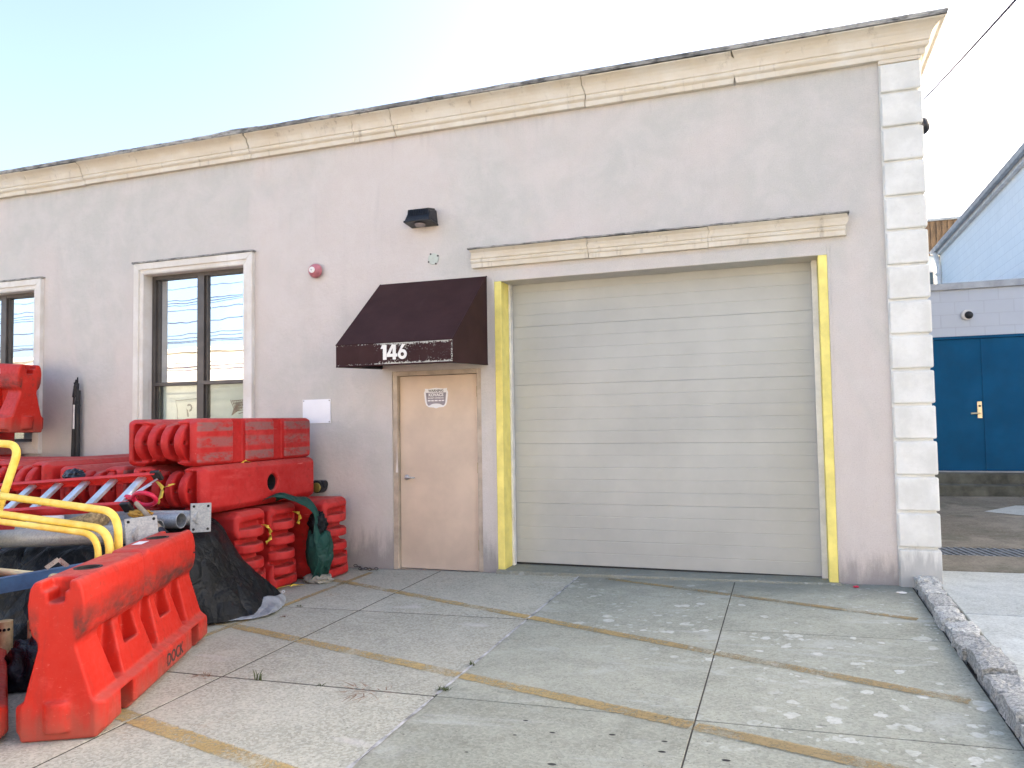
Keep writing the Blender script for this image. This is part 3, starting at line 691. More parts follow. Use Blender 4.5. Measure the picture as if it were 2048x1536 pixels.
# quoins
ZQ = [4.545, 4.243, 3.939, 3.637, 3.332, 3.037, 2.734, 2.433, 2.135, 1.836, 1.537, 1.238, 0.936, 0.634, 0.330, 0.02]
obj('pilaster', MB().box(3.560, 3.862, -0.028, 0.30, -0.30, 4.543), M['quoin'], bld)
for a, b in zip(ZQ, ZQ[1:]):
    top = a-0.010 if a < 4.5 else a-0.045
    mb = MB().box(3.566, 3.886, -0.058, 0.32, (b+0.012 if b > 0.1 else -0.2), top)
    obj('quoin_block', mb, M['quoin'], bld, bevel=0.014)
obj('quoin_neck', MB().box(3.556, 3.896, -0.050, 0.33, 4.508, 4.5445), M['trim'], bld, bevel=0.006)

# windows
def window(x0, x1, z0, z1, name_extra):
    w = empty('window', ((x0+x1)/2, 0, z0)); w.parent = bld
    yg = 0.155; mid = (x0+x1)/2 + 0.003; rail = 1.975
    # moulded surround, mitred: a tall flat with a proud outer lip
    def surround(pr, a, b):   # picture-frame strip between offset a and b outside the opening, pr = projection
        A = [(x0-a,z0-a),(x1+a,z0-a),(x1+a,z1+a),(x0-a,z1+a)]; B = [(x0-b,z0-b),(x1+b,z0-b),(x1+b,z1+b),(x0-b,z1+b)]
        for i in range(4):
            j = (i+1) % 4; q = [A[i], A[j], B[j], B[i]]
            mb = MB().prism(q, 'y', -pr, 0.04)
            obj('surround_strip', mb, M['surround'], w, bevel=0.008)
    surround(0.036, 0.0, 0.056); surround(0.055, 0.050, 0.132)
    for a in ((x0, x0+0.006), (x1-0.006, x1)):
        obj('reveal_lining', MB().box(a[0], a[1], -0.030, yg-0.046, z0+0.001, z1-0.001), M['surround'], w)
    obj('reveal_lining', MB().box(x0+0.0065, x1-0.0065, -0.030, yg-0.046, z1-0.007, z1-0.001), M['surround'], w)
    obj('sill', MB().box(x0+0.0065, x1-0.0065, -0.030, yg-0.046, z0+0.001, z0+0.02), M['surround'], w)
    # weathered drip cap on the top strip
    obj('drip_cap', MB().box(x0-0.150, x1+0.150, -0.066, 0.0, z1+0.133, z1+0.152), M['cap'], w)
    fr = 0.055
    for a in ((x0, x0+fr, z0, z1), (x1-fr, x1, z0, z1), (mid-0.05, mid+0.05, z0+0.001, z1-0.001)):
        obj('frame_post', MB().box(a[0]+0.001, a[1]-0.001, yg-0.045, yg+0.05, a[2]+0.001, a[3]-0.001), M['bronze'], w, bevel=0.004)
    for lo, hi in ((x0+fr, mid-0.05), (mid+0.05, x1-fr)):
        for a, b, d in ((z0, z0+0.06, 0.043), (z1-0.055, z1, 0.043), (rail-0.02, rail+0.025, 0.052)):
            obj('frame_rail', MB().box(lo, hi, yg-d, yg+0.05, a+0.001, b-0.001), M['bronze'], w, bevel=0.003)
        # upper sash stiles are a second thin frame
        for a, b in ((lo, lo+0.028), (hi-0.028, hi)):
            obj('sash', MB().box(a+0.001, b-0.001, yg-0.015, yg+0.045, z0+0.061, z1-0.056), M['bronze'], w)
        obj('pane', MB().box(lo+0.029, hi-0.029, yg+0.012, yg+0.017, rail+0.026, z1-0.056), M['glass'], w)
        obj('pane', MB().box(lo+0.029, hi-0.029, yg+0.002, yg+0.007, z0+0.061, rail-0.021), M['pane_low'], w)
    obj('blind', MB().box(x0+0.10, x1-0.02, yg+0.050, yg+0.054, z0, z1), M['blind'], w)
    obj('dark_backing', MB().box(x0-0.3, x1+0.3, TH+0.6, TH+0.62, z0-0.3, z1+0.3), M['dark'], w)  # near-black panel stands in for the unlit room
    return w
def m_pane_low():
    mt, n, b = newmat('clear_low_glass'); q = NB(n)
    gl = q.N('ShaderNodeBsdfGlossy'); gl.inputs['Roughness'].default_value = 0.02
    tr = q.N('ShaderNodeBsdfTransparent'); tr.inputs['Color'].default_value = (0.86, 0.9, 0.88, 1)
    fr = q.N('ShaderNodeFresnel'); fr.inputs['IOR'].default_value = 1.5
    mx = q.N('ShaderNodeMixShader'); q.L(q.math('MULTIPLY', fr.outputs[0], 0.25), mx.inputs[0]); q.L(tr.outputs[0], mx.inputs[1]); q.L(gl.outputs[0], mx.inputs[2])
    q.L(mx.outputs[0], n.nodes['Material Output'].inputs[0]); n.nodes.remove(b); return mt
M['pane_low'] = m_pane_low()
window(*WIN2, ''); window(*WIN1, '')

# the tan door
dr = empty('entry_door', (-0.745, 0, -0.09)); dr.parent = bld
dr['label'] = 'plain tan steel door under the brown awning'
YD = 0.075
obj('jamb', MB().box(-1.261, -1.208, 0.012, YD+0.07, -0.2, 2.004), M['dframe'], dr, bevel=0.004)
obj('jamb', MB().box(-0.290, -0.237, 0.012, YD+0.07, -0.2, 2.004), M['dframe'], dr, bevel=0.004)
obj('head', MB().box(-1.2075, -0.2905, 0.012, YD+0.07, 1.957, 2.004), M['dframe'], dr, bevel=0.004)
leaf = obj('door_leaf', MB().box(-1.203, -0.295, YD-0.01, YD+0.035, -0.078, 1.952), M['door'], dr, bevel=0.003)
obj('sill', MB().box(-1.2075, -0.2905, 0.0, YD+0.1, -0.2, -0.083), M['steel'], dr)
for z in (1.77, 0.98, 0.19):
    mb = MB().tube([(-0.293, YD-0.022, z-0.057), (-0.293, YD-0.022, z+0.057)], 0.011, 10)
    mb.box(-0.312, -0.2925, YD-0.0135, YD-0.011, z-0.055, z+0.055)
    obj('hinge', mb, M['brass'], dr)
hd = obj('lever_handle', MB().lathe([(0.030, 0.0), (0.030, 0.010), (0.020, 0.016), (0.011, 0.018), (0.011, 0.048)], (-1.125, YD-0.011, 0.875), (0,-1,0), 20), M['steel'], leaf)
obj('lever', MB().tube([(-1.125, YD-0.055, 0.875), (-1.07, YD-0.058, 0.876), (-1.015, YD-0.052, 0.872)], [0.012, 0.010, 0.008], 10), M['steel'], leaf)
# tag hanging in the door crack
tg = obj('door_tag', MB().prism([(-1.226, 0.93), (-1.200, 0.93), (-1.206, 1.06), (-1.211, 1.20), (-1.215, 1.06)], 'y', 0.004, 0.008), M['paper'])
tag(tg, 'narrow pale paper tag wedged in the left edge of the tan door', 'tag')

# shield sticker on the tan door
st = empty('alarm_sticker', (-0.765, YD-0.012, 1.70)); tag(st, 'white and grey shield alarm sticker reading WARNING KOVACS on the tan door', 'sticker')
sx, sz = -0.775, 1.715
def shield(s, y0, y1, mat, name, dz=0.0):
    P_ = [(-0.130,0.100),(-0.085,0.096),(0,0.106),(0.085,0.096),(0.130,0.102),(0.126,0.088),(0.140,0.055),(0.128,-0.04),(0.115,-0.078),(0.085,-0.098),(0.03,-0.103),(0,-0.112),
          (-0.03,-0.103),(-0.085,-0.098),(-0.115,-0.078),(-0.128,-0.04),(-0.140,0.055),(-0.126,0.088)]
    return obj(name, MB().prism([(sx+a*s, sz+b*s+dz) for a, b in P_], 'y', y0, y1), mat, st)
YS = YD-0.011
shield(1.0, YS-0.0012, YS, M['white_sign'], 'backing')
obj('field', MB().prism([(sx+a, sz+b) for a, b in ((-0.118,0.055),(0.118,0.055),(0.106,-0.055),(0.092,-0.080),(-0.092,-0.080),(-0.106,-0.055))], 'y', YS-0.0024, YS-0.0013), M['grey_ink'], st)
obj('lower_field', MB().prism([(sx+0.075*math.cos(t), sz-0.088+0.028*math.sin(t)) for t in np.linspace(0.0, math.pi, 12)], 'y', YS-0.0036, YS-0.0025), M['white_sign'], st)
def ytext(name, s, size, x, y, z, mat, parent, offset=0.0):
    me = textmesh(s, size, offset, 0.0004); me.materials.clear(); me.materials.append(mat)
    o = bpy.data.objects.new(name, me); COL.objects.link(o); o.parent = parent
    o.rotation_euler = (math.pi/2, 0, 0); o.location = Vector((x, y, z)) - wloc(parent); return o
ytext('lettering', 'WARNING', 0.036, sx, YS-0.003, sz+0.074, M['ink'], st, 0.0008)
ytext('lettering', 'KOVACS', 0.044, sx, YS-0.0042, sz+0.030, M['white_sign'], st, 0.0016)
ytext('lettering', 'SECURITY SYSTEMS INC', 0.0175, sx, YS-0.0042, sz-0.003, M['white_sign'], st, 0.0006)
for k, (a, b) in enumerate(((-0.095,-0.062),(-0.055,-0.024),(-0.016,0.020),(0.030,0.060),(0.066,0.095))):
    obj('number_block', MB().box(sx+a, sx+b, YS-0.0042, YS-0.0034, sz-0.036, sz-0.023), M['white_sign'], st)

# garage door
YG = 0.28
gd = empty('garage_door', (1.494, YG, 0)); gd.parent = bld; gd['label'] = 'beige sectional roll-up garage door with fine horizontal ribs'
for s in range(5):
    z0 = s*0.6096 + (0.0 if s == 0 else 0.0008); z1 = (s+1)*0.6096-0.0008 if s < 4 else 2.97
    prof = [(YG, z0)]
    # five ribs per section: shallow V grooves
    for k in range(1, 5):
        zc = s*0.6096 + k*0.12192
        if zc > z1-0.02: break
        prof += [(YG, zc-0.006), (YG+0.0022, zc-0.001), (YG+0.0022, zc+0.0005), (YG, zc+0.0055)]
    prof += [(YG, z1-0.003), (YG+0.003, z1), (YG+0.045, z1), (YG+0.045, z0)]
    obj('door_section', MB().prism(prof, 'x', 0.004, 2.984), M['gdoor'], gd)
obj('bottom_seal', MB().box(0.004, 2.984, YG+0.004, YG+0.04, -0.018, -0.001), M['rubber'], gd)
for x0, x1 in ((-0.071, 0.004), (3.012, 3.087)):
    obj('yellow_jamb', MB().box(x0, x1, -0.014, 0.245, -0.18, 2.8845), M['yellow'], gd, bevel=0.004)
for x0, x1 in ((0.0045, 0.028), (2.962, 3.0115)):
    obj('side_stop', MB().box(x0, x1, 0.20, 0.27, -0.12, 2.884), M['white'], gd, bevel=0.003)
obj('sill', MB().hexa([(-0.0715,-0.075,-0.2),(3.11,-0.075,-0.2),(3.11,0.45,-0.2),(-0.0715,0.45,-0.2),(-0.0715,-0.075,-0.028),(3.11,-0.075,0.012),(3.087,0.45,-0.012),(-0.0715,0.45,-0.020)]), M['c_right'], gd, bevel=0.006)
obj('dark_backing', MB().box(-0.5, 3.39, 0.8, 0.82, -0.3, 3.2), M['dark'], gd)  # near-black panel stands in for the unlit space behind the door

# ------------------------------------------------------------------ awning with 146
aw = empty('door_awning', (-0.775, 0, 2.0)); tag(aw, 'dark brown vinyl awning numbered 146 over the tan door', 'awning')
X0, X1, YF = -1.392, -0.160, -0.880
zt, zv, zb, zbw = 2.953, 2.214, 2.006, 2.040
def sheet(name, pts, mat, th=0.006, n=10):
    rows = []
    for i in range(n+1):
        t = i/n; a = Vector(pts[0]).lerp(Vector(pts[3]), t); b = Vector(pts[1]).lerp(Vector(pts[2]), t)
        rows.append([tuple(a.lerp(b, k/n)) for k in range(n+1)])
    return obj(name, MB().grid(rows), mat, aw, solid=th)
sheet('canopy', [(X0,0,zt),(X1,0,zt-0.004),(X1,YF,zv),(X0,YF,zv)], M['awning'])
val = sheet('valance', [(X0,YF,zv-0.004),(X1,YF,zv-0.004),(X1,YF,zb),(X0,YF,zb)], M['valance'])
for x in (X0, X1):
    o = obj('side_panel', MB().add([(x,0,zt-0.01),(x,YF+0.004,zv-0.006),(x,YF+0.004,zb),(x,0,zbw)], [(0,1,2,3)]), M['awning'], aw, solid=0.005)
fb = [((X0+.015,YF+.015,zb+.005),(X1-.015,YF+.015,zb+.005)),((X0+.015,YF+.015,zb+.005),(X0+.015,-.015,zbw+.005)),((X1-.015,YF+.015,zb+.005),(X1-.015,-.015,zbw+.005)),
      ((X0+.015,-.015,zbw+.005),(X0+.015,-.015,zt-.03)),((X1-.015,-.015,zbw+.005),(X1-.015,-.015,zt-.03))]
for a, b in fb: obj('frame_bar', MB().tube([a, b], 0.0125, 8), M['black'], aw)
for e in (((X1,YF,zv),(X1,0,zt-0.004)), ((X0,YF,zv),(X0,0,zt)), ((X0,YF,zb),(X1,YF,zb)), ((X1,YF,zb),(X1,0,zbw))):
    obj('piping', MB().tube(e, 0.0075, 8), M['awning'], aw)
# digits drawn as heavy geometric shapes
yd = YF-0.004
H = 0.142; zb0 = 2.052
mb = MB(); x = -0.905
mb.prism([(x+0.028,zb0),(x+0.066,zb0),(x+0.066,zb0+H),(x+0.020,zb0+H),(x+0.002,zb0+H-0.036),(x+0.028,zb0+H-0.036)], 'y', yd-0.001, yd); d1 = mb
mb = MB(); x = -0.832
mb.prism([(x+0.058,zb0),(x+0.092,zb0),(x+0.092,zb0+H),(x+0.058,zb0+H)], 'y', yd-0.0010, yd)
mb.prism([(x-0.004,zb0+0.026),(x+0.108,zb0+0.026),(x+0.108,zb0+0.055),(x-0.004,zb0+0.055)], 'y', yd-0.0016, yd-0.0002)
mb.prism([(x-0.004,zb0+0.050),(x+0.030,zb0+0.050),(x+0.074,zb0+H),(x+0.050,zb0+H)], 'y', yd-0.0022, yd-0.0004); d4 = mb
mb = MB(); cx, cz, ro, ri = -0.672, zb0+0.047, 0.047, 0.018; n = 32
v = []; f = []
for k in range(n):
    a = 2*math.pi*k/n
    for r, y_ in ((ro, yd-0.001), (ri, yd-0.001), (ri, yd), (ro, yd)): v.append((cx+r*math.cos(a), y_, cz+r*math.sin(a)))
for k in range(n):
    j = (k+1) % n
    for q in range(4): f.append((k*4+q, k*4+(q+1) % 4, j*4+(q+1) % 4, j*4+q))
mb.add(v, f); mb.prism([(cx-0.046,cz+0.012),(cx-0.016,cz+0.034),(cx+0.034,zb0+H),(cx-0.004,zb0+H)], 'y', yd-0.0016, yd-0.0002); d6 = mb
for d in (d1, d4, d6): obj('digit', d, M['digit'], aw)

# ------------------------------------------------------------------ fixtures on the wall
lp = empty('wall_lamp', (-0.85, 0, 3.58)); tag(lp, 'black finned floodlight on the wall above the brown awning', 'lamp')
def lbox(pts): return MB().hexa(pts)
obj('housing', MB().hexa([(-0.995,-0.205,3.565),(-0.705,-0.205,3.565),(-0.698,0.0,3.555),(-1.002,0.0,3.555),(-0.975,-0.150,3.668),(-0.725,-0.150,3.668),(-0.712,0.0,3.700),(-0.988,0.0,3.700)]), M['black'], lp, bevel=0.012)
for k in range(12):
    x = -0.965+k*0.0205
    obj('fin', MB().hexa([(x,-0.186,3.62),(x+0.008,-0.186,3.62),(x+0.008,-0.01,3.69),(x,-0.01,3.69),(x,-0.172,3.685),(x+0.008,-0.172,3.685),(x+0.008,-0.01,3.718),(x,-0.01,3.718)]), M['black'], lp)
obj('bezel', MB().hexa([(-1.003,-0.215,3.545),(-0.697,-0.215,3.545),(-0.692,0.0,3.530),(-1.008,0.0,3.530),(-1.0,-0.212,3.566),(-0.70,-0.212,3.566),(-0.695,0.0,3.553),(-1.005,0.0,3.553)]), M['black'], lp, bevel=0.006)
obj('lens', MB().lathe([(0.062,0.0),(0.055,0.014),(0.03,0.024),(0.0,0.028)], (-0.85,-0.12,3.533), (0,-0.06,-1), 20), simple('lamp_lens', (0.30,0.26,0.26), 0.2), lp, smooth=True)

bl = empty('alarm_bell', (-2.19, 0, 3.16)); tag(bl, 'round faded red alarm bell on the wall left of the awning', 'bell')
obj('back_plate', MB().lathe([(0.06,0.0),(0.06,0.03)], (-2.19,0,3.165), (0,-1,0), 24), M['black'], bl)
obj('gong', MB().lathe([(0.076,0.022),(0.082,0.030),(0.079,0.050),(0.064,0.080),(0.040,0.100),(0.0,0.108)], (-2.19,0,3.165), (0,-1,0), 32), M['bell'], bl, smooth=True)
obj('centre_disc', MB().lathe([(0.034,0.100),(0.034,0.113),(0.0,0.114)], (-2.19,0,3.165), (0,-1,0), 20), M['white'], bl)
obj('bolt', MB().lathe([(0.010,0.11),(0.010,0.122),(0.0,0.124)], (-2.19,0,3.165), (0,-1,0), 8), M['steel'], bl)

cv = empty('cover_plate', (-0.757, 0, 3.13)); tag(cv, 'small round pale blank cover plate between floodlight and awning', 'cover plate')
obj('disc', MB().lathe([(0.062,0.0),(0.062,0.006),(0.058,0.009),(0.0,0.009)], (-0.757,0,3.181), (0,-1,0), 28), simple('pale_plate', (0.52,0.56,0.49), 0.6), cv)
for k in range(4):
    a = 0.5+k*math.pi/2; cx_, cz_ = -0.757+0.060*math.cos(a), 3.181+0.060*math.sin(a)
    obj('clip', MB().lathe([(0.010,0.0),(0.010,0.012)], (cx_,0,cz_), (0,-1,0), 10), M['bronze'], cv)

sg = empty('blank_sign', (-2.17, 0, 1.47)); tag(sg, 'small blank white rectangular sign on the wall behind the red barriers', 'sign')
obj('plate', MB().box(-2.38, -2.02, -0.010, -0.002, 1.468, 1.732), M['white_sign'], sg, bevel=0.002)
for x, z in ((-2.365,1.717),(-2.035,1.717),(-2.365,1.483),(-2.035,1.483)):
    obj('screw', MB().lathe([(0.006,0.0),(0.006,0.003)], (x,-0.0105,z), (0,-1,0), 8), M['bronze'], sg)

fd = empty('pipe_outlet', (-2.12, 0, 0.7)); tag(fd, 'dark wall pipe outlet with tarnished brass cap behind the red barriers', 'pipe outlet')
obj('elbow', MB().tube([(-2.13,0.0,0.775),(-2.13,-0.12,0.775)], 0.068, 16), M['black'], fd, bevel=0.01)
obj('elbow', MB().tube([(-2.20,-0.055,0.80),(-2.05,-0.055,0.80)], 0.045, 14), M['black'], fd, bevel=0.01)
obj('cap', MB().lathe([(0.052,0.12),(0.054,0.135),(0.048,0.142),(0.0,0.143)], (-2.125,0,0.77), (0,-1,0.0), 20), M['brass'], fd)

sl = empty('side_lamp', (3.88, 0.12, 3.9)); tag(sl, 'small dark dome fixture on the alley side of the warehouse corner', 'lamp')
obj('dome', MB().lathe([(0.075,0.0),(0.078,0.012),(0.066,0.045),(0.038,0.068),(0.0,0.075)], (3.886,0.10,3.965), (1,0,0), 20), M['black'], sl, smooth=True)
obj('base_ring', MB().lathe([(0.085,0.0),(0.085,0.012)], (3.886,0.10,3.965), (1,0,0), 20), M['bronze'], sl)

# posters inside the lower panes
ps = empty('parking_poster', (-4.18, 0.20, 1.4)); tag(ps, 'cream poster with a stencil P behind the lower left window pane', 'poster')
xp, yp = -4.165, 0.178
obj('sheet', MB().prism([(xp-0.165,1.30),(xp+0.185,1.30),(xp+0.185,1.76),(xp+0.15,1.792),(xp-0.175,1.775),(xp-0.145,1.66)], 'y', yp, yp+0.003), M['paper'], ps)
obj('border', MB().tube([(xp-0.135,yp-0.002,1.32),(xp-0.145,yp-0.002,1.66),(xp-0.175,yp-0.002,1.775),(xp+0.15,yp-0.002,1.792),(xp+0.185,yp-0.002,1.76)], 0.0035, 6), M['ink'], ps)
mb = MB(); c = (xp+0.035, 1.683); pts_o = []; pts_i = []
for k in range(13):
    a = math.pi*0.75 - math.pi*1.25*k/12
    pts_o.append((c[0]+0.048*math.cos(a), c[1]+0.048*math.sin(a))); pts_i.append((c[0]+0.024*math.cos(a), c[1]+0.024*math.sin(a)))
mb.grid([[(p[0], yp-0.002, p[1]) for p in pts_o], [(p[0], yp-0.002, p[1]) for p in pts_i]])
mb.add([(c[0]-0.044,yp-0.0024,1.675),(c[0]-0.014,yp-0.0024,1.655),(c[0]-0.004,yp-0.0024,1.575),(c[0]-0.030,yp-0.0024,1.575)], [(0,1,2,3)])
obj('letter', mb, M['ink'], ps)
p2 = empty('tree_poster', (-3.45, 0.2, 1.4)); tag(p2, 'white poster with a dark red branching print behind the lower right pane', 'poster')
obj('sheet', MB().box(-3.80, -3.23, 0.182, 0.185, 1.30, 1.90), M['paper'], p2)
random.seed(3); mb = MB()
for k in range(11):
    t = k/10; mb.tube([(-3.50+0.03*t, 0.178, 1.58+0.02*t), (-3.47+0.12*t, 0.178, 1.66+0.05*math.sin(t*3)), (-3.52+0.30*t, 0.178, 1.765-0.02*t)], 0.004, 5)
for k in range(6): mb.tube([(-3.50+0.02*k, 0.1775, 1.75-0.03*k), (-3.22, 0.1775, 1.77-0.028*k)], 0.004, 5)
obj('print', mb, M['brown_ink'], p2)

# ------------------------------------------------------------------ neighbours across the alley
nb = empty('blue_door_annex', (6, 6.5, 0.5)); tag(nb, 'low pale blue block building with dark blue double doors at the end of the alley', 'building')
YB = 6.5
obj('wall', wall_holes(3.2, 12.0, 0.20, 3.44, [(4.70, 6.57, 0.2, 2.70)], YB, YB+0.25), M['blue_block'], nb)
obj('coping', MB().box(3.2, 12.05, YB-0.05, YB+0.30, 3.441, 3.55), M['gutter'], nb, bevel=0.008)
obj('roof', MB().box(3.2, 7.19, YB+0.305, 30, 3.2, 3.43), M['gutter'], nb)
for x0, x1 in ((4.745, 5.632), (5.640, 6.527)):
    d = obj('door_leaf', MB().box(x0, x1, YB+0.04, YB+0.09, 0.575, 2.655), M['bluedoor'], nb, bevel=0.003)
    if x0 < 5:
        obj('handle_plate', MB().box(5.535, 5.600, YB+0.028, YB+0.0395, 1.40, 1.66), M['gold'], d, bevel=0.003)
        obj('lever', MB().tube([(5.567,YB+0.02,1.475),(5.50,YB+0.0,1.475),(5.44,YB+0.0,1.472)], 0.014, 10), M['gold'], d)
        obj('keyhole', MB().lathe([(0.018,0.0),(0.018,0.012)], (5.567,YB+0.028,1.59), (0,-1,0), 12), M['bronze'], d)
obj('jamb', MB().box(4.70, 4.742, YB+0.01, YB+0.12, 0.57, 2.70), M['bluedoor'], nb)
obj('jamb', MB().box(6.53, 6.57, YB+0.01, YB+0.12, 0.57, 2.70), M['bluedoor'], nb)
obj('head', MB().box(4.7425, 6.5295, YB+0.01, YB+0.12, 2.659, 2.70), M['bluedoor'], nb)
obj('astragal', MB().box(5.622, 5.650, YB+0.028, YB+0.0395, 0.58, 2.65), M['bluedoor'], nb)
obj('threshold', MB().box(4.70, 6.57, YB-0.02, YB+0.25, 0.5, 0.571), M['gutter'], nb)
stp = empty('door_steps', (6, 6.1, 0.2)); tag(stp, 'two mossy concrete steps below the dark blue double doors', 'steps')
obj('step', MB().box(3.9, 8.5, 6.20, YB-0.021, 0.0, 0.555), M['step'], stp, bevel=0.015)
obj('step', MB().box(3.9, 8.5, 5.90, 6.197, 0.0, 0.395), M['step'], stp, bevel=0.015)
sc = empty('security_camera', (5.47, YB, 2.95)); tag(sc, 'small white dome security camera above the dark blue doors', 'camera')
obj('base', MB().lathe([(0.085,0.0),(0.085,0.03),(0.07,0.05)], (5.44,YB,3.03), (0,-1,0), 20), M['white'], sc, bevel=0.004)
obj('eye', MB().lathe([(0.062,0.03),(0.060,0.06),(0.045,0.09),(0.0,0.105)], (5.455,YB,3.025), (0.15,-1,-0.05), 20), M['black'], sc, smooth=True)

wb = empty('white_gable_building', (7.2, 14, 3.4)); tag(wb, 'tall white block building with grey gutter rising behind the blue door annex', 'building')
obj('wall', MB().box(7.2, 34, 7.2, 18.6, 0.2, 6.40), M['white_block'], wb)  # unseen right part stretched to keep the sun off the forecourt
obj('fascia', MB().box(7.10, 7.197, 6.9, 18.9, 6.26, 6.42), M['white'], wb)
obj('gutter', MB().prism([(7.00,6.34),(7.095,6.34),(7.095,6.46),(6.985,6.46),(6.97,6.44)], 'y', 6.9, 18.9), M['gutter'], wb, bevel=0.01)
obj('roof', MB().prism([(7.0,6.465),(20.5,10.5),(34.2,6.465)], 'y', 6.9, 18.9), M['gutter'], wb)
obj('downpipe', MB().tube([(7.05,18.45,6.34),(7.14,18.45,5.9),(7.14,18.45,3.3)], 0.07, 10), M['white'], wb)
obj('strap', MB().box(7.05, 7.21, 18.36, 18.54, 5.65, 5.72), M['white'], wb)
wg = empty('white_rear_wing', (6.4, 19, 3.4)); tag(wg, 'white rear wing with dark windows beyond the white downpipe', 'building')
obj('wall', MB().box(4.6, 7.19, 18.75, 24, 0.2, 6.30), M['white_block'], wg)
for x in (5.9, 6.52):
    f_ = obj('window', MB().box(x, x+0.55, 18.70, 18.748, 4.4, 5.85), M['white'], wg)
    obj('pane', MB().box(x+0.06, x+0.49, 18.685, 18.699, 4.46, 5.79), simple('far_glass', (0.10,0.14,0.16), 0.15), f_)
    obj('meeting_rail', MB().box(x+0.06, x+0.49, 18.675, 18.684, 5.08, 5.14), M['white'], f_)
bs = empty('brown_metal_shed', (7.6, 26, 3.4)); tag(bs, 'brown ribbed metal structure peeking above the white gutter', 'building')
obj('wall', MB().box(5, 13, 26, 30, 0.2, 9.0), M['brown_metal'], bs)
mb = MB()
for k in range(40): mb.box(5+k*0.2, 5.07+k*0.2, 25.94, 25.998, 0.2, 8.98)
o = obj('rib', mb, M['brown_metal'], bs); o['kind'] = 'stuff'
obj('coping', MB().box(4.9, 13.1, 25.9, 30.1, 9.001, 9.09), M['gutter'], bs)

# ------------------------------------------------------------------ across the street, seen only in the panes
ac = empty('street_building', (-8, -22, -0.4)); tag(ac, 'long pale low building across the street, mirrored in the window panes', 'building')
obj('wall', MB().box(-45, 30, -30, -22, -0.45, 5.1), M['across'], ac)
obj('coping', MB().box(-45.1, 30.1, -30.1, -21.85, 5.101, 5.3), M['across'], ac)

# ------------------------------------------------------------------ overhead cables
def sag(a, b, s, n=24):
    a, b = Vector(a), Vector(b); return [tuple(a.lerp(b, k/n) - Vector((0,0,s*4*(k/n)*(1-k/n)))) for k in range(n+1)]
ow = obj('overhead_cable', MB().tube(sag((4.366, 3.000, 5.248), (3.821, -6.500, 2.793), 0.02), 0.008, 8), M['cable'])
tag(ow, 'thin dark service cable crossing the white sky right of the cornice', 'cable')
random.seed(11)
for k in range(17):
    z = [7.9,7.75,7.2,7.05,6.7,6.5,6.05,5.6,5.55,5.1,4.95,4.8,4.3,4.15,4.05,3.75,3.6][k]
    yy = -18 + random.uniform(-1, 1)
    o = obj('utility_cable', MB().tube(sag((-48, yy-1, z+random.uniform(-0.1, 0.9)), (8, yy+1, z+0.9+random.uniform(-0.5, 0.5)), random.uniform(0.5, 1.1), 30), random.choice([0.016, 0.02, 0.024, 0.05 if k % 4 == 1 else 0.022]), 6), M['cable'])
    tag(o, 'one of many dark utility cables mirrored in the window panes', 'cable', 'utility cables across the street')

# ------------------------------------------------------------------ water-filled barriers (distance fields, meshed once each)
def surface_nets(d, org, h):
    inside = d < 0; nx, ny, nz = d.shape
    corner = [(i,j,k) for i in (0,1) for j in (0,1) for k in (0,1)]
    s = np.zeros((nx-1,ny-1,nz-1), int)
    for (i,j,k) in corner: s += inside[i:nx-1+i, j:ny-1+j, k:nz-1+k]
    act = (s > 0) & (s < 8); idx = -np.ones(act.shape, int); cells = np.argwhere(act); idx[act] = np.arange(len(cells))
    acc = np.zeros((len(cells),3)); cnt = np.zeros(len(cells))
    for a in corner:
        for ax in range(3):
            if a[ax]: continue
            b = list(a); b[ax] = 1
            da = d[cells[:,0]+a[0], cells[:,1]+a[1], cells[:,2]+a[2]]; db = d[cells[:,0]+b[0], cells[:,1]+b[1], cells[:,2]+b[2]]
            m_ = (da < 0) != (db < 0); t = np.where(m_, da/np.where(m_, da-db, 1), 0)
            p = np.tile(np.array(a, float), (len(cells),1)); p[:,ax] += t
            acc += p*m_[:,None]; cnt += m_
    V = (cells + acc/cnt[:,None])*h + np.array(org)
    F = []
    for ax in range(3):
        o1, o2 = [(1,2),(2,0),(0,1)][ax]
        sl0 = [slice(None)]*3; sl1 = [slice(None)]*3; sl0[ax] = slice(0,-1); sl1[ax] = slice(1,None)
        ch = inside[tuple(sl0)] != inside[tuple(sl1)]
        e = np.argwhere(ch); e = e[(e[:,o1] > 0) & (e[:,o2] > 0) & (e[:,o1] < d.shape[o1]-1) & (e[:,o2] < d.shape[o2]-1)]
        u = np.zeros(3,int); u[o1] = 1; w = np.zeros(3,int); w[o2] = 1
        g = lambda q: idx[q[:,0], q[:,1], q[:,2]]
        quad = np.stack([g(e-u-w), g(e-w), g(e), g(e-u)], 1)
        flip = inside[e[:,0],e[:,1],e[:,2]]
        quad[~flip] = quad[~flip][:, ::-1]; F.append(quad)
    return V, np.concatenate(F)
def blur(d, n=1):
    k = np.array([1,4,6,4,1])/16.0
    for _ in range(n):
        for ax in range(3):
            p = np.pad(d, [(2,2) if a == ax else (0,0) for a in range(3)], mode='edge'); o = 0
            for i in range(5):
                sl_ = [slice(None)]*3; sl_[ax] = slice(i, i+d.shape[ax]); o = o + k[i]*p[tuple(sl_)]
            d = o
    return d
def sdf_mesh(name, fn, lo, hi, h, mat, nblur=1):
    ax = [np.arange(lo[i], hi[i]+h, h) for i in range(3)]
    X, Y, Z = np.meshgrid(*ax, indexing='ij'); d = fn(X, Y, Z); d = np.clip(d, -3.5*h, 3.5*h); d = blur(d, nblur)
    V, F = surface_nets(d, lo, h)
    me = bpy.data.meshes.new(name); me.from_pydata(V.tolist(), [], F.tolist()); me.update()
    me.polygons.foreach_set('use_smooth', [True]*len(me.polygons)); me.materials.append(mat); return me
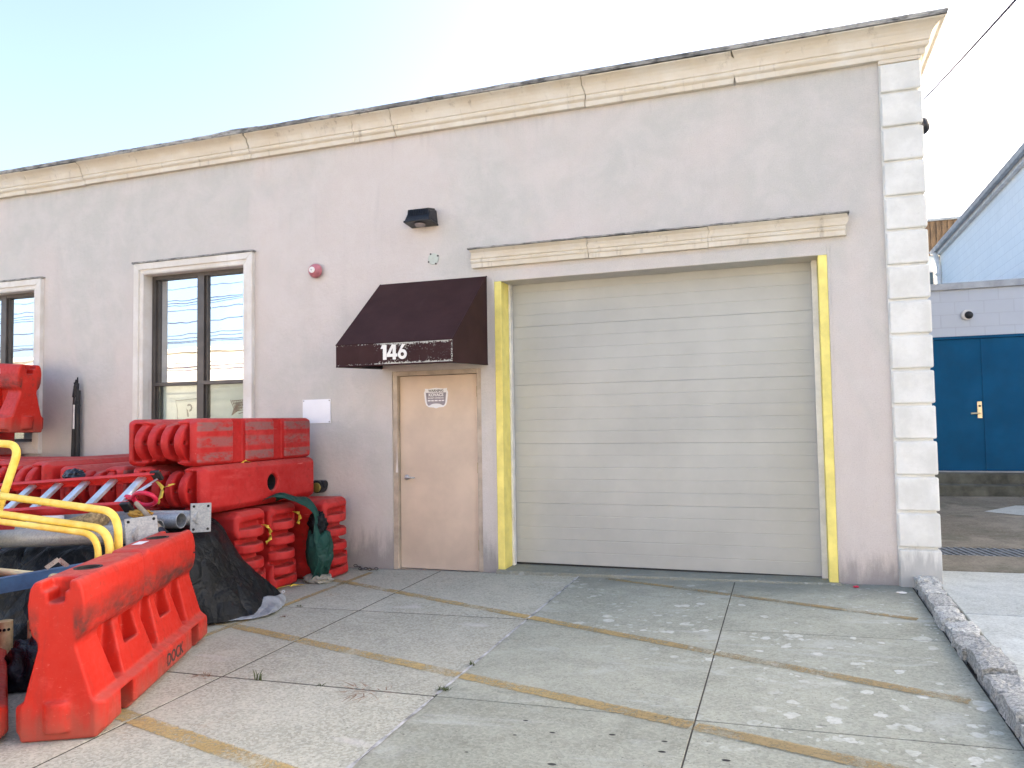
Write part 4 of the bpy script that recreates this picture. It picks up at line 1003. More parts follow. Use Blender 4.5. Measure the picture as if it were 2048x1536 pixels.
def bx(X, Y, Z, c, s):
    q = [abs(A-c_)-s_ for A, c_, s_ in zip((X,Y,Z), c, s)]
    return np.maximum(np.maximum(q[0], q[1]), q[2])

LA, HA = 1.83, 0.813
def fieldA(X, Y, Z):
    ay = abs(Y); ax_ = abs(X)
    u = np.interp(Z, [0, 0.030, 0.036, 0.165, 0.182, 0.196, 0.47, 0.50, 0.535, 0.60, 0.70, 0.775, 0.815],
                     [0.190, 0.192, 0.228, 0.228, 0.220, 0.172, 0.096, 0.097, 0.124, 0.140, 0.142, 0.130, 0.104])
    d = np.maximum(np.maximum((ay-u)*0.94, Z-HA), -Z)
    d = np.maximum(d, ax_-LA/2)
    d = np.maximum(d, (ax_+ay-(LA/2+0.228-0.045))*0.707)          # small plan chamfer on the base corners
    lowend = np.maximum(ax_-(LA/2-0.03), 0.0)*0                   # (ends stay flush)
    for c in (-0.56, 0.0, 0.56):                                   # recesses between the trapezoid panels
        wd = 0.050 + 0.050*np.clip((Z-0.20)/0.28, 0, 1)
        r = np.maximum(np.maximum(abs(X-c)-wd, 0.200-Z), Z-0.510); r = np.maximum(r, 0.035-ay); d = np.maximum(d, -r)
    for c in (-0.285, 0.285):                                      # square pockets with a sloping floor
        floor = 0.300 + 0.45*(ay-0.040)
        r = np.maximum(np.maximum(abs(X-c)-0.100, (floor-Z)*0.9), Z-0.492); r = np.maximum(r, 0.028-ay); d = np.maximum(d, -r)
    for c in (-0.60, 0.60):                                        # fork pockets through the base
        d = np.maximum(d, -bx(X, Y, Z, (c, 0, 0.06), (0.088, 0.5, 0.102)))
    v = np.maximum(abs(X)*0.62+(0.082-ay), 0.49-Z); d = np.maximum(d, -v)     # V joint across the head
    v2 = abs(X)*0.9+(HA-0.055-Z); d = np.maximum(d, -v2)
    for sgn in (-1, 1):
        r = np.maximum(np.maximum(ay-0.040, 0.700-Z), (LA/2-0.135)-X*sgn); d = np.maximum(d, -r)
        r = np.maximum(np.maximum(ay-0.066, 0.760-Z), (LA/2-0.120)-X*sgn); d = np.maximum(d, -r)
        cyl = np.maximum(np.maximum(np.hypot((X*sgn-(LA/2-0.030)), Y)-0.075, 0.045-Z), Z-0.20); d = np.minimum(d, cyl)
    for c in (-0.54, 0.54):
        d = np.maximum(d, -np.maximum(np.hypot(X-c, Y)-0.062, (HA-0.10)-Z))
    return d
LB, HB, WB = 1.83, 0.80, 0.41
def fieldB(X, Y, Z):
    ay = abs(Y)
    u = np.interp(Z, [0, 0.02, 0.17, 0.23, 0.30, 0.40, 0.50, 0.57, 0.63, 0.78, 0.80], [0.198, 0.208, 0.208, 0.188, 0.148, 0.128, 0.148, 0.188, 0.208, 0.208, 0.198])
    d = np.maximum(np.maximum((ay-u)*0.85, Z-HB), -Z)
    # rounded block: end plane set back, vertical and top edges rounded off
    xe = LB/2-0.06; ax_ = abs(X)
    d = np.maximum(d, ax_-xe)
    d = np.maximum(d, (ax_+ay-(xe+0.208-0.045))*0.707)
    d = np.maximum(d, (Z+ay-(HB+0.208-0.050))*0.707); d = np.maximum(d, (-Z+ay-(0.208-0.030))*0.707)
    d = np.maximum(d, (Z+ax_-(HB+xe-0.050))*0.707); d = np.maximum(d, (-Z+ax_-(xe-0.030))*0.707)
    for sgn in (-1, 1):
        xs = X*sgn
        rec = np.maximum(np.maximum((xe-0.085)-xs, 0.095-Z), Z-0.705); rec = np.maximum(rec, ay-np.minimum(0.165, u-0.012))
        d = np.maximum(d, -rec)
        for zc in (0.170, 0.313, 0.457, 0.600):
            disc = np.maximum(np.sqrt(((xs-(LB/2-0.175))/0.175)**2 + (Y/0.172)**2)*0.172-0.172, abs(Z-zc)-0.040)
            disc = np.maximum(disc, (xe-0.10)-xs)
            hole = np.hypot(xs-(LB/2-0.065), Y)-0.019
            d = np.minimum(d, np.maximum(disc, -hole))
    for c in (-0.30, 0.30):
        d = np.maximum(d, -bx(X, Y, Z, (c, 0, 0.0), (0.090, 0.6, 0.050)))
    d = np.maximum(d, -np.maximum(np.hypot(X-0.09, Y)-0.078, HB-0.30-Z))
    ring = np.maximum(abs(np.hypot(X-0.09, Y)-0.098)-0.014, abs(Z-HB)-0.010); d = np.minimum(d, ring)
    return d
meA = sdf_mesh('barrier_a_body', fieldA, (-LA/2-0.09, -0.28, -0.05), (LA/2+0.09, 0.28, HA+0.05), 0.0078, M['redA'])
meB = sdf_mesh('barrier_b_body', fieldB, (-LB/2-0.06, -0.26, -0.05), (LB/2+0.06, 0.26, HB+0.06), 0.0088, M['redB'])

def ring_mesh(ro, ri, z0, z1, n=32):
    mb = MB(); v = []; f = []
    for k in range(n):
        a = 2*math.pi*k/n
        for r, z in ((ro,z0),(ro,z1),(ri,z1),(ri,z0)): v.append((r*math.cos(a), r*math.sin(a), z))
    for k in range(n):
        j = (k+1) % n
        for q in range(4): f.append((k*4+q, k*4+(q+1) % 4, j*4+(q+1) % 4, j*4+q))
    return mb.add(v, f)
me_ring = ring_mesh(0.074, 0.060, -0.01, 0.006).mesh('fill_ring'); me_ring.materials.append(M['rubber'])
me_well = MB().lathe([(0.0,-0.095),(0.061,-0.095),(0.061,-0.005),(0.058,-0.005),(0.058,-0.09),(0.0,-0.09)], (0,0,0), (0,0,1), 24).mesh('fill_well'); me_well.materials.append(M['dark'])  # near-black lining stands in for the shade of the hollow shell
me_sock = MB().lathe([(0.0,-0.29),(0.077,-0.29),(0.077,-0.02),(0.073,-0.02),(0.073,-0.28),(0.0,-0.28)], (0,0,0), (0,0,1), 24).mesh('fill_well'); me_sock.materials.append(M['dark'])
def basis(ax, az):      # rotation whose local x -> ax, local z -> az
    ax = Vector(ax).normalized(); az = Vector(az).normalized(); ay = az.cross(ax)
    return Matrix((ax, ay, az)).transposed()
def barrier(kind, name, base, ax, az, label, group):
    r = bpy.data.objects.new(name, None); COL.objects.link(r); r.empty_display_size = 0.1
    mw = basis(ax, az).to_4x4(); mw.translation = Vector(base); r.matrix_world = mw
    tag(r, label, 'barrier', group)
    b = bpy.data.objects.new('shell', meA if kind == 'A' else meB); COL.objects.link(b); b.parent = r
    if kind == 'A':
        for c in (-0.54, 0.54):
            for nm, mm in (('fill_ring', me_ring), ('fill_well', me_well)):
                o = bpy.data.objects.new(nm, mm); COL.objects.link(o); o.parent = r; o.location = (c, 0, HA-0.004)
    else:
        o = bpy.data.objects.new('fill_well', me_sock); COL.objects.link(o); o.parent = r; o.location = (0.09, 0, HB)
    return r
GA_, GB_ = 'slim orange-red barriers', 'chunky faded red barriers with knuckle ends'
# front slim barrier
dA = Vector((-0.423, 0.906, 0)); cA = Vector((-0.862, -4.318, 0)) + dA*0.915
upn = Vector((-0.02, -0.018, 1)).normalized()
dA3 = Vector((dA.x, dA.y, 0.02*dA.x+0.018*dA.y)).normalized()
bA = barrier('A', 'plastic_barrier', (cA.x, cA.y, G(cA.x, cA.y)+0.002), -dA3, upn, 'slim orange-red plastic barrier with sooty rub marks, nearest the camera', GA_)
# worn maker's mark on its lower side, a paper label on its top
me = textmesh('YODOCK', 0.105, 0.002, 0.0006); me.materials.clear()
mt, n_, b_ = newmat('worn_black_print'); q = NB(n_); p_ = q.objc(); b_.inputs['Base Color'].default_value = (0.02, 0.018, 0.018, 1); b_.inputs['Roughness'].default_value = 0.6
xx = q.sep(p_)[0]; wr = q.math('ADD', q.noise(p_, 55, 3, 0.7), q.ramp(xx, -0.13, -0.03, 0.32, -0.1)); q.L(q.ramp(wr, 0.55, 0.62, 1, 0), b_.inputs['Alpha'])
me.materials.append(mt)
o = bpy.data.objects.new('lettering', me); COL.objects.link(o); o.parent = bA
o.matrix_local = Matrix.Translation((-0.09, 0.2285, 0.100)) @ Matrix(((-1,0,0,0),(0,0,1,0),(0,1,0,0),(0,0,0,1)))
o = obj('paper_label', MB().box(-0.38, -0.24, -0.085, -0.02, HA+0.0015, HA+0.0025), M['white_sign']); o.parent = bA; o.location = (-0.31, -0.052+0.02, HA+0.0015)
# second slim barrier at the left edge, seen end-on
d2 = Vector((-0.80, 0.60, 0)); c2 = Vector((-1.235, -4.585, 0)) + d2*0.915
barrier('A', 'plastic_barrier', (c2.x, c2.y, G(c2.x, c2.y)+0.002), -Vector((d2.x, d2.y, 0.02*d2.x+0.018*d2.y)), upn, 'slim orange-red plastic barrier cut off by the left edge, low down', GA_)
# the one perched high against the left window
d3 = Vector((0.993, -0.12, -0.07)).normalized(); c3 = Vector((-5.82, -0.62, 1.41)) - d3*0.915
b3 = barrier('A', 'plastic_barrier', c3, d3, Vector((0.07, 0, 1)), 'orange-red plastic barrier perched high in front of the left window', GA_)
me = textmesh('RDN', 0.085, 0.003, 0.0006); me.materials.clear(); me.materials.append(M['white_sign'])
o = bpy.data.objects.new('lettering', me); COL.objects.link(o); o.parent = b3
o.matrix_local = Matrix.Translation((0.47, -0.1435, 0.70)) @ Matrix(((1,0,0,0),(0,0,-1,0),(0,1,0,0),(0,0,0,1))) @ Matrix.Rotation(0.2, 4, 'Z')

# chunky barriers, standing: long axis along the wall, knuckles towards +x
def standing(xe, yc, label): 
    xc = xe-LB/2; return barrier('B', 'knuckled_barrier', (xc, yc, G(xc, yc)+0.004), (1,0,0.02), (-0.02,-0.018,1), label, GB_)
standing(-1.845, -1.425, 'chunky red barrier standing upright, its side half hidden by the black tarp')
standing(-1.84, -0.955, 'chunky red barrier standing upright left of the green tarp')
standing(-1.575, -0.44, 'chunky red barrier standing upright right of the green tarp, nearest the door')
standing(-3.80, -1.50, 'chunky red barrier standing under the far-left lying barriers, a mostly hidden added support')  # this and the next standing barrier added to support the lying ones
standing(-3.80, -0.75, 'chunky red barrier standing by the wall under the far-left lying barriers, a mostly hidden added support')
# lying: long axis towards the wall
def lying(xr, ye, z0, base_right, label, yaw=0.0, roll=0.0):
    ax = Vector((math.sin(yaw), math.cos(yaw), 0.004)); sx_ = Vector((math.cos(yaw), -math.sin(yaw), 0))
    az = -sx_ if base_right else sx_
    zc = z0 + 0.206
    # root at the barrier's own base centre (local z = 0)
    end = Vector((xr, ye, zc)) + ax*0.915
    p = end if base_right else end - sx_*HB
    return barrier('B', 'knuckled_barrier', p, ax, az, label, GB_)
lying(-2.055, -2.06, 1.105, True, 'chunky red barrier lying topmost of the stack, scuffed base pads facing out', yaw=-0.01)
lying(-2.00, -2.03, 0.690, False, 'chunky red barrier lying second from top, round open fill hole facing out', yaw=-0.02)
lying(-2.93, -2.0, 0.685, True, 'chunky red barrier lying just left of the tall stack, above the ladder', yaw=-0.02)
lying(-3.80, -2.05, 0.73, False, 'chunky red barrier lying leftmost at the front, knuckles behind the yellow tubes', yaw=0.03)
barrier('B', 'knuckled_barrier', (-5.55, -0.62+0.0, 0.925), (1,0,0), (0,1,0), 'chunky red barrier lying along the wall below the left window', GB_).location.y = -1.42
standing(-5.75, -1.0, 'chunky red barrier standing at the far left, an added support out of view')  # out-of-frame stack added to hold up the perched barrier
lying(-6.55, -1.95, 1.105, True, 'chunky red barrier added out of view to carry the perched barrier at far left')
lying(-6.55, -1.95, 0.690, True, 'chunky red barrier lying under the carrier at far left, an added support')

# ------------------------------------------------------------------ tarps
def catmull(P_, t):
    n = len(P_)-1; x = min(max(t, 0), 1)*n; i = min(int(x), n-1); f_ = x-i
    g = lambda k: Vector(P_[min(max(k, 0), n)])
    a, b, c, d = g(i-1), g(i), g(i+1), g(i+2)
    return 0.5*((2*b) + (c-a)*f_ + (2*a-5*b+4*c-d)*f_*f_ + (3*b-a-3*c+d)*f_**3)
def loft(rows, nu, nv, amp, sc, seed=0.0, ground=True, pin=0.0):
    out = []
    for j in range(nv+1):
        ctrl = []
        for k in range(len(rows[0])): ctrl.append(catmull([r[k] for r in rows], j/nv))
        line = []
        for i in range(nu+1):
            p = catmull(ctrl, i/nu); q = p*sc
            w = noise.noise_vector(Vector((q.x+seed, q.y, q.z)))
            ridge = 1-abs(noise.noise(Vector((q.x*1.7+seed, q.y*1.7, q.z*0.6))))*2
            p = p + w*amp + Vector((0.2, -0.55, 0.5))*(ridge*amp*0.9)
            w2 = noise.noise_vector(Vector((q.x*4.1, q.y*4.1+seed, q.z*4.1)))*amp*0.16; p += w2
            if ground: p.z = max(p.z, G(p.x, p.y)+0.006)
            line.append(tuple(p))
        out.append(line)
    return out
g_ = lambda x, y, dz=0.01: (x, y, G(x, y)+dz)
rows = [[(-5.2,-1.99,.45),(-3.6,-2.0,.47),(-2.6,-2.02,.52),(-2.08,-1.80,.64),(-1.83,-1.67,.26), g_(-1.67,-1.34,.03)],
        [(-5.2,-2.4,.47),(-3.6,-2.4,.49),(-2.6,-2.4,.53),(-1.97,-2.12,.61),(-1.74,-1.88,.24), g_(-1.63,-1.47,.02)],
        [(-5.2,-2.8,.44),(-3.6,-2.85,.45),(-2.6,-2.85,.48),(-1.95,-2.50,.46),(-1.64,-2.06,.12), g_(-1.52,-1.72,.015)],
        [g_(-5.2,-3.1),g_(-3.6,-3.12),g_(-2.6,-3.12),g_(-1.96,-2.72),g_(-1.58,-2.22), g_(-1.42,-1.98)]]
tp = empty('black_tarp', (-2.0, -2.3, G(-2,-2.3))); tag(tp, 'black tarpaulin draped over the pile in front of the stacked barriers', 'tarp')
obj('sheet', MB().grid(loft(rows, 170, 90, 0.026, 3.4)), M['black_tarp'], tp, smooth=True, solid=0.004)
fl = [[g_(-1.86,-2.0,.05), g_(-1.66,-1.88,.10), g_(-1.55,-1.62,.09), g_(-1.62,-1.42,.06)],
      [g_(-1.72,-2.13,.035), g_(-1.52,-2.0,.045), g_(-1.44,-1.76,.05), g_(-1.56,-1.44,.03)],
      [g_(-1.60,-2.22,.012), g_(-1.42,-2.07,.015), g_(-1.34,-1.9,.02), g_(-1.47,-1.6,.012)]]
obj('turned_flap', MB().grid(loft(fl, 40, 18, 0.010, 7.0, 4.0)), M['silver'], tp, smooth=True, solid=0.003)
for x, y, z in ((-1.60,-1.41,0.075), (-1.50,-1.83,0.05), (-1.66,-2.21,0.045)):
    mb = ring_mesh(0.016, 0.008, 0, 0.004); mb.v = [tuple(Matrix.Rotation(0.9, 3, 'X') @ Vector(p) + Vector((x, y-0.02, G(x,y)+z))) for p in mb.v]
    obj('grommet', mb, M['white'], tp)

gt_ = empty('green_tarp', (-1.85, -0.72, G(-1.85,-.72))); tag(gt_, 'dark green tarpaulin stuffed between two upright red barriers', 'tarp')
rows = [[(-2.18,-1.00,.66),(-1.95,-.82,.735),(-1.80,-.70,.68),(-1.76,-.69,.45),(-1.73,-.70,.20), g_(-1.75,-.72,.06)],
        [(-2.15,-1.10,.68),(-1.94,-.98,.775),(-1.72,-.78,.66),(-1.66,-.76,.42),(-1.64,-.74,.15), g_(-1.72,-.74,.03)],
        [(-2.10,-1.17,.69),(-1.90,-1.12,.765),(-1.70,-.84,.60),(-1.68,-.84,.38),(-1.66,-.82,.12), g_(-1.74,-.80,.02)]]
obj('sheet', MB().grid(loft(rows, 60, 24, 0.020, 7.0, 2.0)), M['green_tarp'], gt_, smooth=True, solid=0.004)
def blob(c, r, amp, sc, seed, sub=4, flat=True):
    bm = bmesh.new(); bmesh.ops.create_icosphere(bm, subdivisions=sub, radius=1.0)
    mb = MB()
    for v in bm.verts:
        n0 = v.co.normalized(); q = n0*sc+Vector((seed,0,0))
        k = 1 + amp*(1-2*abs(noise.noise(q))) + amp*0.6*noise.noise(q*2.3) - amp*0.5*abs(noise.noise(q*4.1))
        p = Vector((c[0]+n0.x*r[0]*k, c[1]+n0.y*r[1]*k, c[2]+n0.z*r[2]*k))
        if flat: p.z = max(p.z, G(p.x,p.y)+0.004)
        mb.v.append(tuple(p))
    mb.f = [tuple(v.index for v in f.verts) for f in bm.faces]; bm.free(); return mb
obj('bundle', blob((-1.70,-.715,.20), (0.125,0.10,0.235), 0.20, 1.5, 3.3, 4), M['green_tarp'], gt_, smooth=True)
obj('bundle', blob((-1.70,-.74,.47), (0.085,0.06,0.10), 0.35, 2.2, 8.1), M['black_tarp'], gt_, smooth=True)
stn = obj('concrete_chunk', blob((-1.72,-.70,G(-1.72,-.70)+.03), (0.14,0.10,0.06), 0.25, 2.5, 5.0, 3), M['stone']); tag(stn, 'broken concrete chunk under the green tarp', 'rubble')

# ------------------------------------------------------------------ the pile
# fibreglass ladder leaning on the barriers
ld = empty('ladder', (-3.2, -2.35, 0.3)); tag(ld, 'red fibreglass ladder with aluminium rungs slanting across the pile', 'ladder')
a0 = Vector((-2.33, -2.16, 1.04)); a1 = Vector((-4.75, -2.28, 0.885)); off = Vector((-0.01, -0.30, -0.235)); du = (a1-a0).normalized(); nf = du.cross(off).normalized()
if nf.z < 0: nf = -nf
def plank(a, b, w, t, mb=None, wd=None, td=None):   # rectangular bar from a to b: w along wd, t along td
    mb = mb or MB(); a = Vector(a); b = Vector(b)
    d = (b-a).normalized(); wd = (wd or Vector((0,0,1))); wd = (wd - d*wd.dot(d)).normalized(); td = d.cross(wd)
    c = [(-w/2,-t/2),(w/2,-t/2),(w/2,t/2),(-w/2,t/2)]
    return mb.hexa([a+wd*p+td*q_ for p, q_ in c] + [b+wd*p+td*q_ for p, q_ in c])
offn = off.normalized()
for o_ in (Vector((0,0,0)), off):
    mb = plank(a0+o_, a1+o_, 0.075, 0.010, None, nf)         # C-channel rail: web and two flanges
    inn = offn*(0.016 if o_.length < 0.01 else -0.016)
    plank(a0+o_+inn+nf*0.034, a1+o_+inn+nf*0.034, 0.028, 0.007, mb, offn); plank(a0+o_+inn-nf*0.034, a1+o_+inn-nf*0.034, 0.028, 0.007, mb, offn)
    obj('rail', mb, M['ladder_red'], ld)
    s = 1 if o_.length < 0.01 else 1
    obj('end_boot', plank(a0+o_-du*0.035, a0+o_+du*0.055, 0.095, 0.03, None, nf), M['rubber'], ld, bevel=0.006)
    for t_ in (0.0, 0.03): obj('rivet', MB().lathe([(0.007,0),(0.007,0.006)], a0+o_+du*(t_-0.01)-offn*0.016-nf*(t_*0.8-0.012), -offn, 8), M['alu'], ld)
for k in range(8):
    p = a0 + du*(0.16+k*0.30)
    if k*0.3+0.16 > (a1-a0).length-0.05: break
    mb = MB(); w = 0.075
    plank(p+offn*0.006, p+off-offn*0.006, w, 0.006, mb, du); plank(p+offn*0.006+du*0.034-nf*0.012, p+off-offn*0.006+du*0.034-nf*0.012, 0.024, 0.006, mb, nf)
    plank(p+offn*0.006-du*0.034-nf*0.012, p+off-offn*0.006-du*0.034-nf*0.012, 0.024, 0.006, mb, nf)
    obj('rung', mb, M['alu'], ld)
p = a0 + du*0.17
obj('brace', plank(p+off*0.80-nf*0.02, a0+offn*0.02-nf*0.02, 0.022, 0.005, None, du), M['alu'], ld)
obj('brace', plank(p+off*0.92-nf*0.02, a0+off*0.22+du*0.01-nf*0.02, 0.022, 0.005, None, du), M['alu'], ld)

# galvanised posts with base plates
def post(a, b, r, label, plate=None, pn=None, pup=None, hollow=True):
    a = Vector(a); b = Vector(b); e = empty('steel_post', (a.x, a.y, a.z-r)); tag(e, label, 'post', 'galvanised posts on the pile')
    d = (b-a).normalized(); L = (b-a).length
    if plate: obj('pipe', MB().lathe([(r,0),(r,L)], a, d, 28), M['galv'], e, smooth=False).data.polygons.foreach_set('use_smooth', [True]*28+[False]*2)
    else:
        obj('pipe', MB().lathe([(r-0.006,L),(r-0.006,0.0),(r,0.0),(r,L),(r-0.006,L)], a, d, 28), M['galv'], e, bevel=0.001)
        obj('bore', MB().lathe([(0.0,0.30),(r-0.008,0.30),(r-0.008,0.295)], a, d, 20), M['dark'], e)
    if plate:
        w, h_ = plate; n_ = Vector(pn).normalized(); up_ = Vector(pup); up_ = (up_-n_*up_.dot(n_)).normalized(); rt = up_.cross(n_)
        c = a + n_*0.008
        cs = [(-w/2,-h_/2),(w/2,-h_/2),(w/2,h_/2),(-w/2,h_/2)]
        obj('base_plate', MB().hexa([c+rt*p_+up_*q_-n_*0.008 for p_, q_ in cs]+[c+rt*p_+up_*q_+n_*0.008 for p_, q_ in cs]), M['galv'], e, bevel=0.003)
        for sx_, sy_ in ((-1,-1),(1,-1),(1,1),(-1,1)):
            obj('bolt_hole', MB().lathe([(0.011,0.0),(0.011,0.0015)], c+rt*sx_*(w/2-0.025)+up_*sy_*(h_/2-0.025)+n_*0.008, n_, 12), M['dark'], e)
post((-1.795,-2.86,0.665), (-3.6,-2.92,0.56), 0.070, 'thick galvanised post whose square base plate stands behind the front barrier', (0.225,0.245), (0.85,-0.50,0.10), (-0.28,0.1,1))
post((-1.83,-2.215,0.705), (-3.5,-2.26,0.66), 0.060, 'galvanised post with upright rectangular base plate above the black tarp', (0.16,0.235), (0.78,-0.62,0.02), (0.04,0,1))
post((-1.905,-2.345,0.695), (-3.4,-2.41,0.655), 0.062, 'open galvanised pipe end just left of the upright rectangular base plate')
post((-1.985,-2.50,0.655), (-3.4,-2.56,0.60), 0.062, 'open galvanised pipe end left of the shovel shaft')

# shovel
sh = empty('shovel', (-1.95,-2.5,0.6)); tag(sh, 'shovel with crimson D-grip lying over the pipes', 'shovel')
h0 = Vector((-2.33,-2.42,0.86)); h1 = Vector((-1.86,-2.60,0.655))
obj('shaft', MB().tube([h0.lerp(h1, 0.12), h1], 0.019, 12), M['wood'], sh)
obj('socket', MB().tube([h1.lerp(h0,0.03), h1+(h1-h0)*0.16], [0.022, 0.028], 12), M['black'], sh)
obj('blade', MB().grid([[(h1+(h1-h0)*(0.14+0.09*i)+Vector((0.10*k,0.12*k,-0.02*abs(k)))*(0.9-0.06*i)) for k in (-1,-.5,0,.5,1)] for i in range(7)]), M['black'], sh, smooth=True, solid=0.004)
gp_ = []
dirh = (h0-h1).normalized(); sd2 = Vector((0.85,-0.50,0.0)); sd2 = (sd2-dirh*sd2.dot(dirh)).normalized()
cc = Vector((-2.275,-2.36,0.862))
for k in range(20):
    a = 2*math.pi*k/20; gp_.append(cc + Vector((0.122*math.cos(a)*(1.0 if math.cos(a) > 0 else 0.92), 0.0, 0.0)) + Vector((0.02,-0.045,0.055))*math.sin(a))
obj('grip', MB().tube(gp_, 0.018, 10, closed=True), M['pink'], sh, smooth=True)
obj('grip_socket', MB().tube([cc+Vector((-0.20,0.01,0.012)), cc+Vector((-0.11,0,0.005))], [0.022,0.02], 12), M['pink'], sh)

gl = obj('work_glove', blob((-2.20,-2.47,0.755), (0.10,0.05,0.03), 0.3, 3.0, 6.0, 3, False), M['glove']); tag(gl, 'tan work glove under the shovel grip', 'glove')
bu = obj('burlap_roll', MB().tube([(-2.92,-2.62,0.60),(-2.75,-2.60,0.645),(-2.55,-2.59,0.70),(-2.45,-2.58,0.73)], [0.05,0.085,0.08,0.05], 18), M['burlap'], smooth=True); tag(bu, 'rough tan burlap roll under the ladder', 'roll')
bk = obj('dark_bundle', blob((-3.32,-2.12,1.02), (0.11,0.05,0.06), 0.25, 2.0, 12.0, 3, False), M['bag']); tag(bk, 'dark plastic bundle on the barrier behind the ladder', 'bundle')
wl_ = empty('white_package', (-3.05,-2.62,0.55)); tag(wl_, 'white package with red print under the left end of the ladder', 'package')
obj('box', MB().hexa([(-3.22,-2.66,.56),(-2.98,-2.66,.57),(-2.98,-2.50,.57),(-3.22,-2.50,.56),(-3.22,-2.66,.72),(-2.98,-2.66,.73),(-2.98,-2.50,.73),(-3.22,-2.50,.72)]), M['white_sign'], wl_, bevel=0.004)
obj('print', MB().box(-3.18,-3.02,-2.663,-2.6605,.64,.68), M['pink'], wl_)

# yellow tube barricades
def fillet(P_, r, n=8):
    P_ = [Vector(p) for p in P_]; out = [P_[0]]
    for i in range(1, len(P_)-1):
        a, b, c = P_[i-1], P_[i], P_[i+1]; u = (a-b).normalized(); v = (c-b).normalized()
        ang = u.angle(v); t = min(r/math.tan(ang/2), (a-b).length*0.45, (c-b).length*0.45)
        s, e = b+u*t, b+v*t
        for k in range(n+1):
            w = k/n; out.append((1-w)**2*s + 2*w*(1-w)*b + w*w*e)
    return out + [P_[-1]]
def hoop(pts, r, label, fr=0.13):
    base = min((Vector(p) for p in pts), key=lambda p: p.z)
    o = obj('yellow_tube_hoop', MB().tube(fillet(pts, fr), r, 14), M['yellow_tube'], smooth=True); return tag(o, label, 'tube frame', 'yellow bent tube frames')
hoop([g_(-3.75,-3.02,.02),(-3.62,-2.96,1.365),(-2.985,-2.90,1.325),g_(-3.28,-3.18,.02)], 0.030, 'tall yellow bent tube frame standing at the left edge', 0.11)
hoop([g_(-3.95,-2.98,.02),(-3.9,-2.98,1.00),(-1.665,-3.20,0.865),g_(-1.70,-3.12,.02)], 0.027, 'yellow bent tube frame with the highest rail behind the front barrier', 0.15)
hoop([g_(-3.9,-3.12,.02),(-3.85,-3.12,0.885),(-1.655,-3.27,0.755),g_(-1.72,-3.22,.02)], 0.027, 'yellow bent tube frame with the middle rail behind the front barrier', 0.16)
hoop([g_(-3.85,-3.20,.02),(-3.8,-3.20,0.835),(-1.70,-3.315,0.725),g_(-1.77,-3.30,.02)], 0.022, 'thin yellow bent tube frame with the lowest rail behind the front barrier', 0.16)

bb = empty('blue_beam', (-2.1,-3.5,0.3)); tag(bb, 'scraped blue steel beam slanting behind the front barrier', 'beam')
A0, A1 = Vector((-2.55,-3.86,0.36)), Vector((-1.78,-3.00,0.475))
mb = plank(A0, A1, 0.10, 0.008); plank(A0+Vector((-.02,.02,.047)), A1+Vector((-.02,.02,.047)), 0.07, 0.007, mb, Vector((1,-1,0))); plank(A0+Vector((-.02,.02,-.047)), A1+Vector((-.02,.02,-.047)), 0.07, 0.007, mb, Vector((1,-1,0)))
obj('channel', mb, M['blue_beam'], bb)
c_ = A0.lerp(A1, 0.62)+Vector((0,0,0.058)); mb = MB(); plank(c_+Vector((-0.05,-0.04,0.0)), c_+Vector((0.0,0.015,0.055)), 0.03, 0.006, mb); plank(c_+Vector((0.0,0.015,0.055)), c_+Vector((0.045,0.05,0.0)), 0.03, 0.006, mb)
obj('lug', mb, M['steel'], bb)
ct = obj('cream_tube', MB().tube([(-3.4,-3.36,0.46),(-2.0,-3.34,0.425)], 0.026, 14), M['cream_tube'], smooth=True); tag(ct, 'straight cream tube lying above the blue beam', 'tube')

# cream steel shoring heads and yellow fittings in the gap between the front barriers
sb = empty('shoring_frame', (-2.2,-3.6,G(-2.2,-3.6))); tag(sb, 'cream steel frame with punched uprights in the gap between the front barriers', 'frame')
for k, (x, y) in enumerate(((-2.195,-3.60), (-1.99,-3.545), (-2.36,-3.66))):
    obj('upright', MB().lathe([(0.046,0.0),(0.046,0.30)], (x, y, G(x,y)+0.055), (0,0,1), 20), M['cream'], sb, smooth=False)
    for a in (-1.25, -0.75, -0.2):
        dn = Vector((math.cos(a), math.sin(a), 0)); obj('hole', MB().lathe([(0.010,0.0),(0.010,0.002)], Vector((x,y,G(x,y)+0.305))+dn*0.0455, dn, 10), M['dark'], sb)
obj('channel', plank((-2.55,-3.70,G(-2.5,-3.7)+0.115), (-1.80,-3.50,G(-1.8,-3.5)+0.115), 0.11, 0.02), M['cream'], sb)
mb = plank((-2.5,-3.80,G(-2.5,-3.8)+0.03), (-1.78,-3.60,G(-1.8,-3.6)+0.03), 0.05, 0.09); obj('channel', mb, M['cream'], sb, bevel=0.004)
yf = empty('yellow_clamp', (-1.98,-3.78,G(-1.98,-3.78))); tag(yf, 'yellow steel clamp on the ground beside the black bag', 'clamp')
c_ = Vector((-2.02,-3.80,G(-2,-3.8)))
obj('arm', plank(c_+Vector((-0.10,0,0.17)), c_+Vector((0.07,-0.02,0.06)), 0.05, 0.03), M['cream'], yf, bevel=0.006)
obj('arm', plank(c_+Vector((-0.14,-0.05,0.09)), c_+Vector((0.06,-0.06,-0.0+0.02)), 0.045, 0.035), M['cream'], yf, bevel=0.006)
obj('foot', MB().box(c_.x-0.16, c_.x+0.10, c_.y-0.12, c_.y-0.02, c_.z+0.002, c_.z+0.05), M['cream'], yf, bevel=0.006)
obj('ring', MB().lathe([(0.05,0.0),(0.055,0.02),(0.05,0.04),(0.03,0.04),(0.03,0.0),(0.05,0.0)], c_+Vector((0.02,0.07,0.10)), (0.3,-0.4,1), 18), M['cream'], yf)
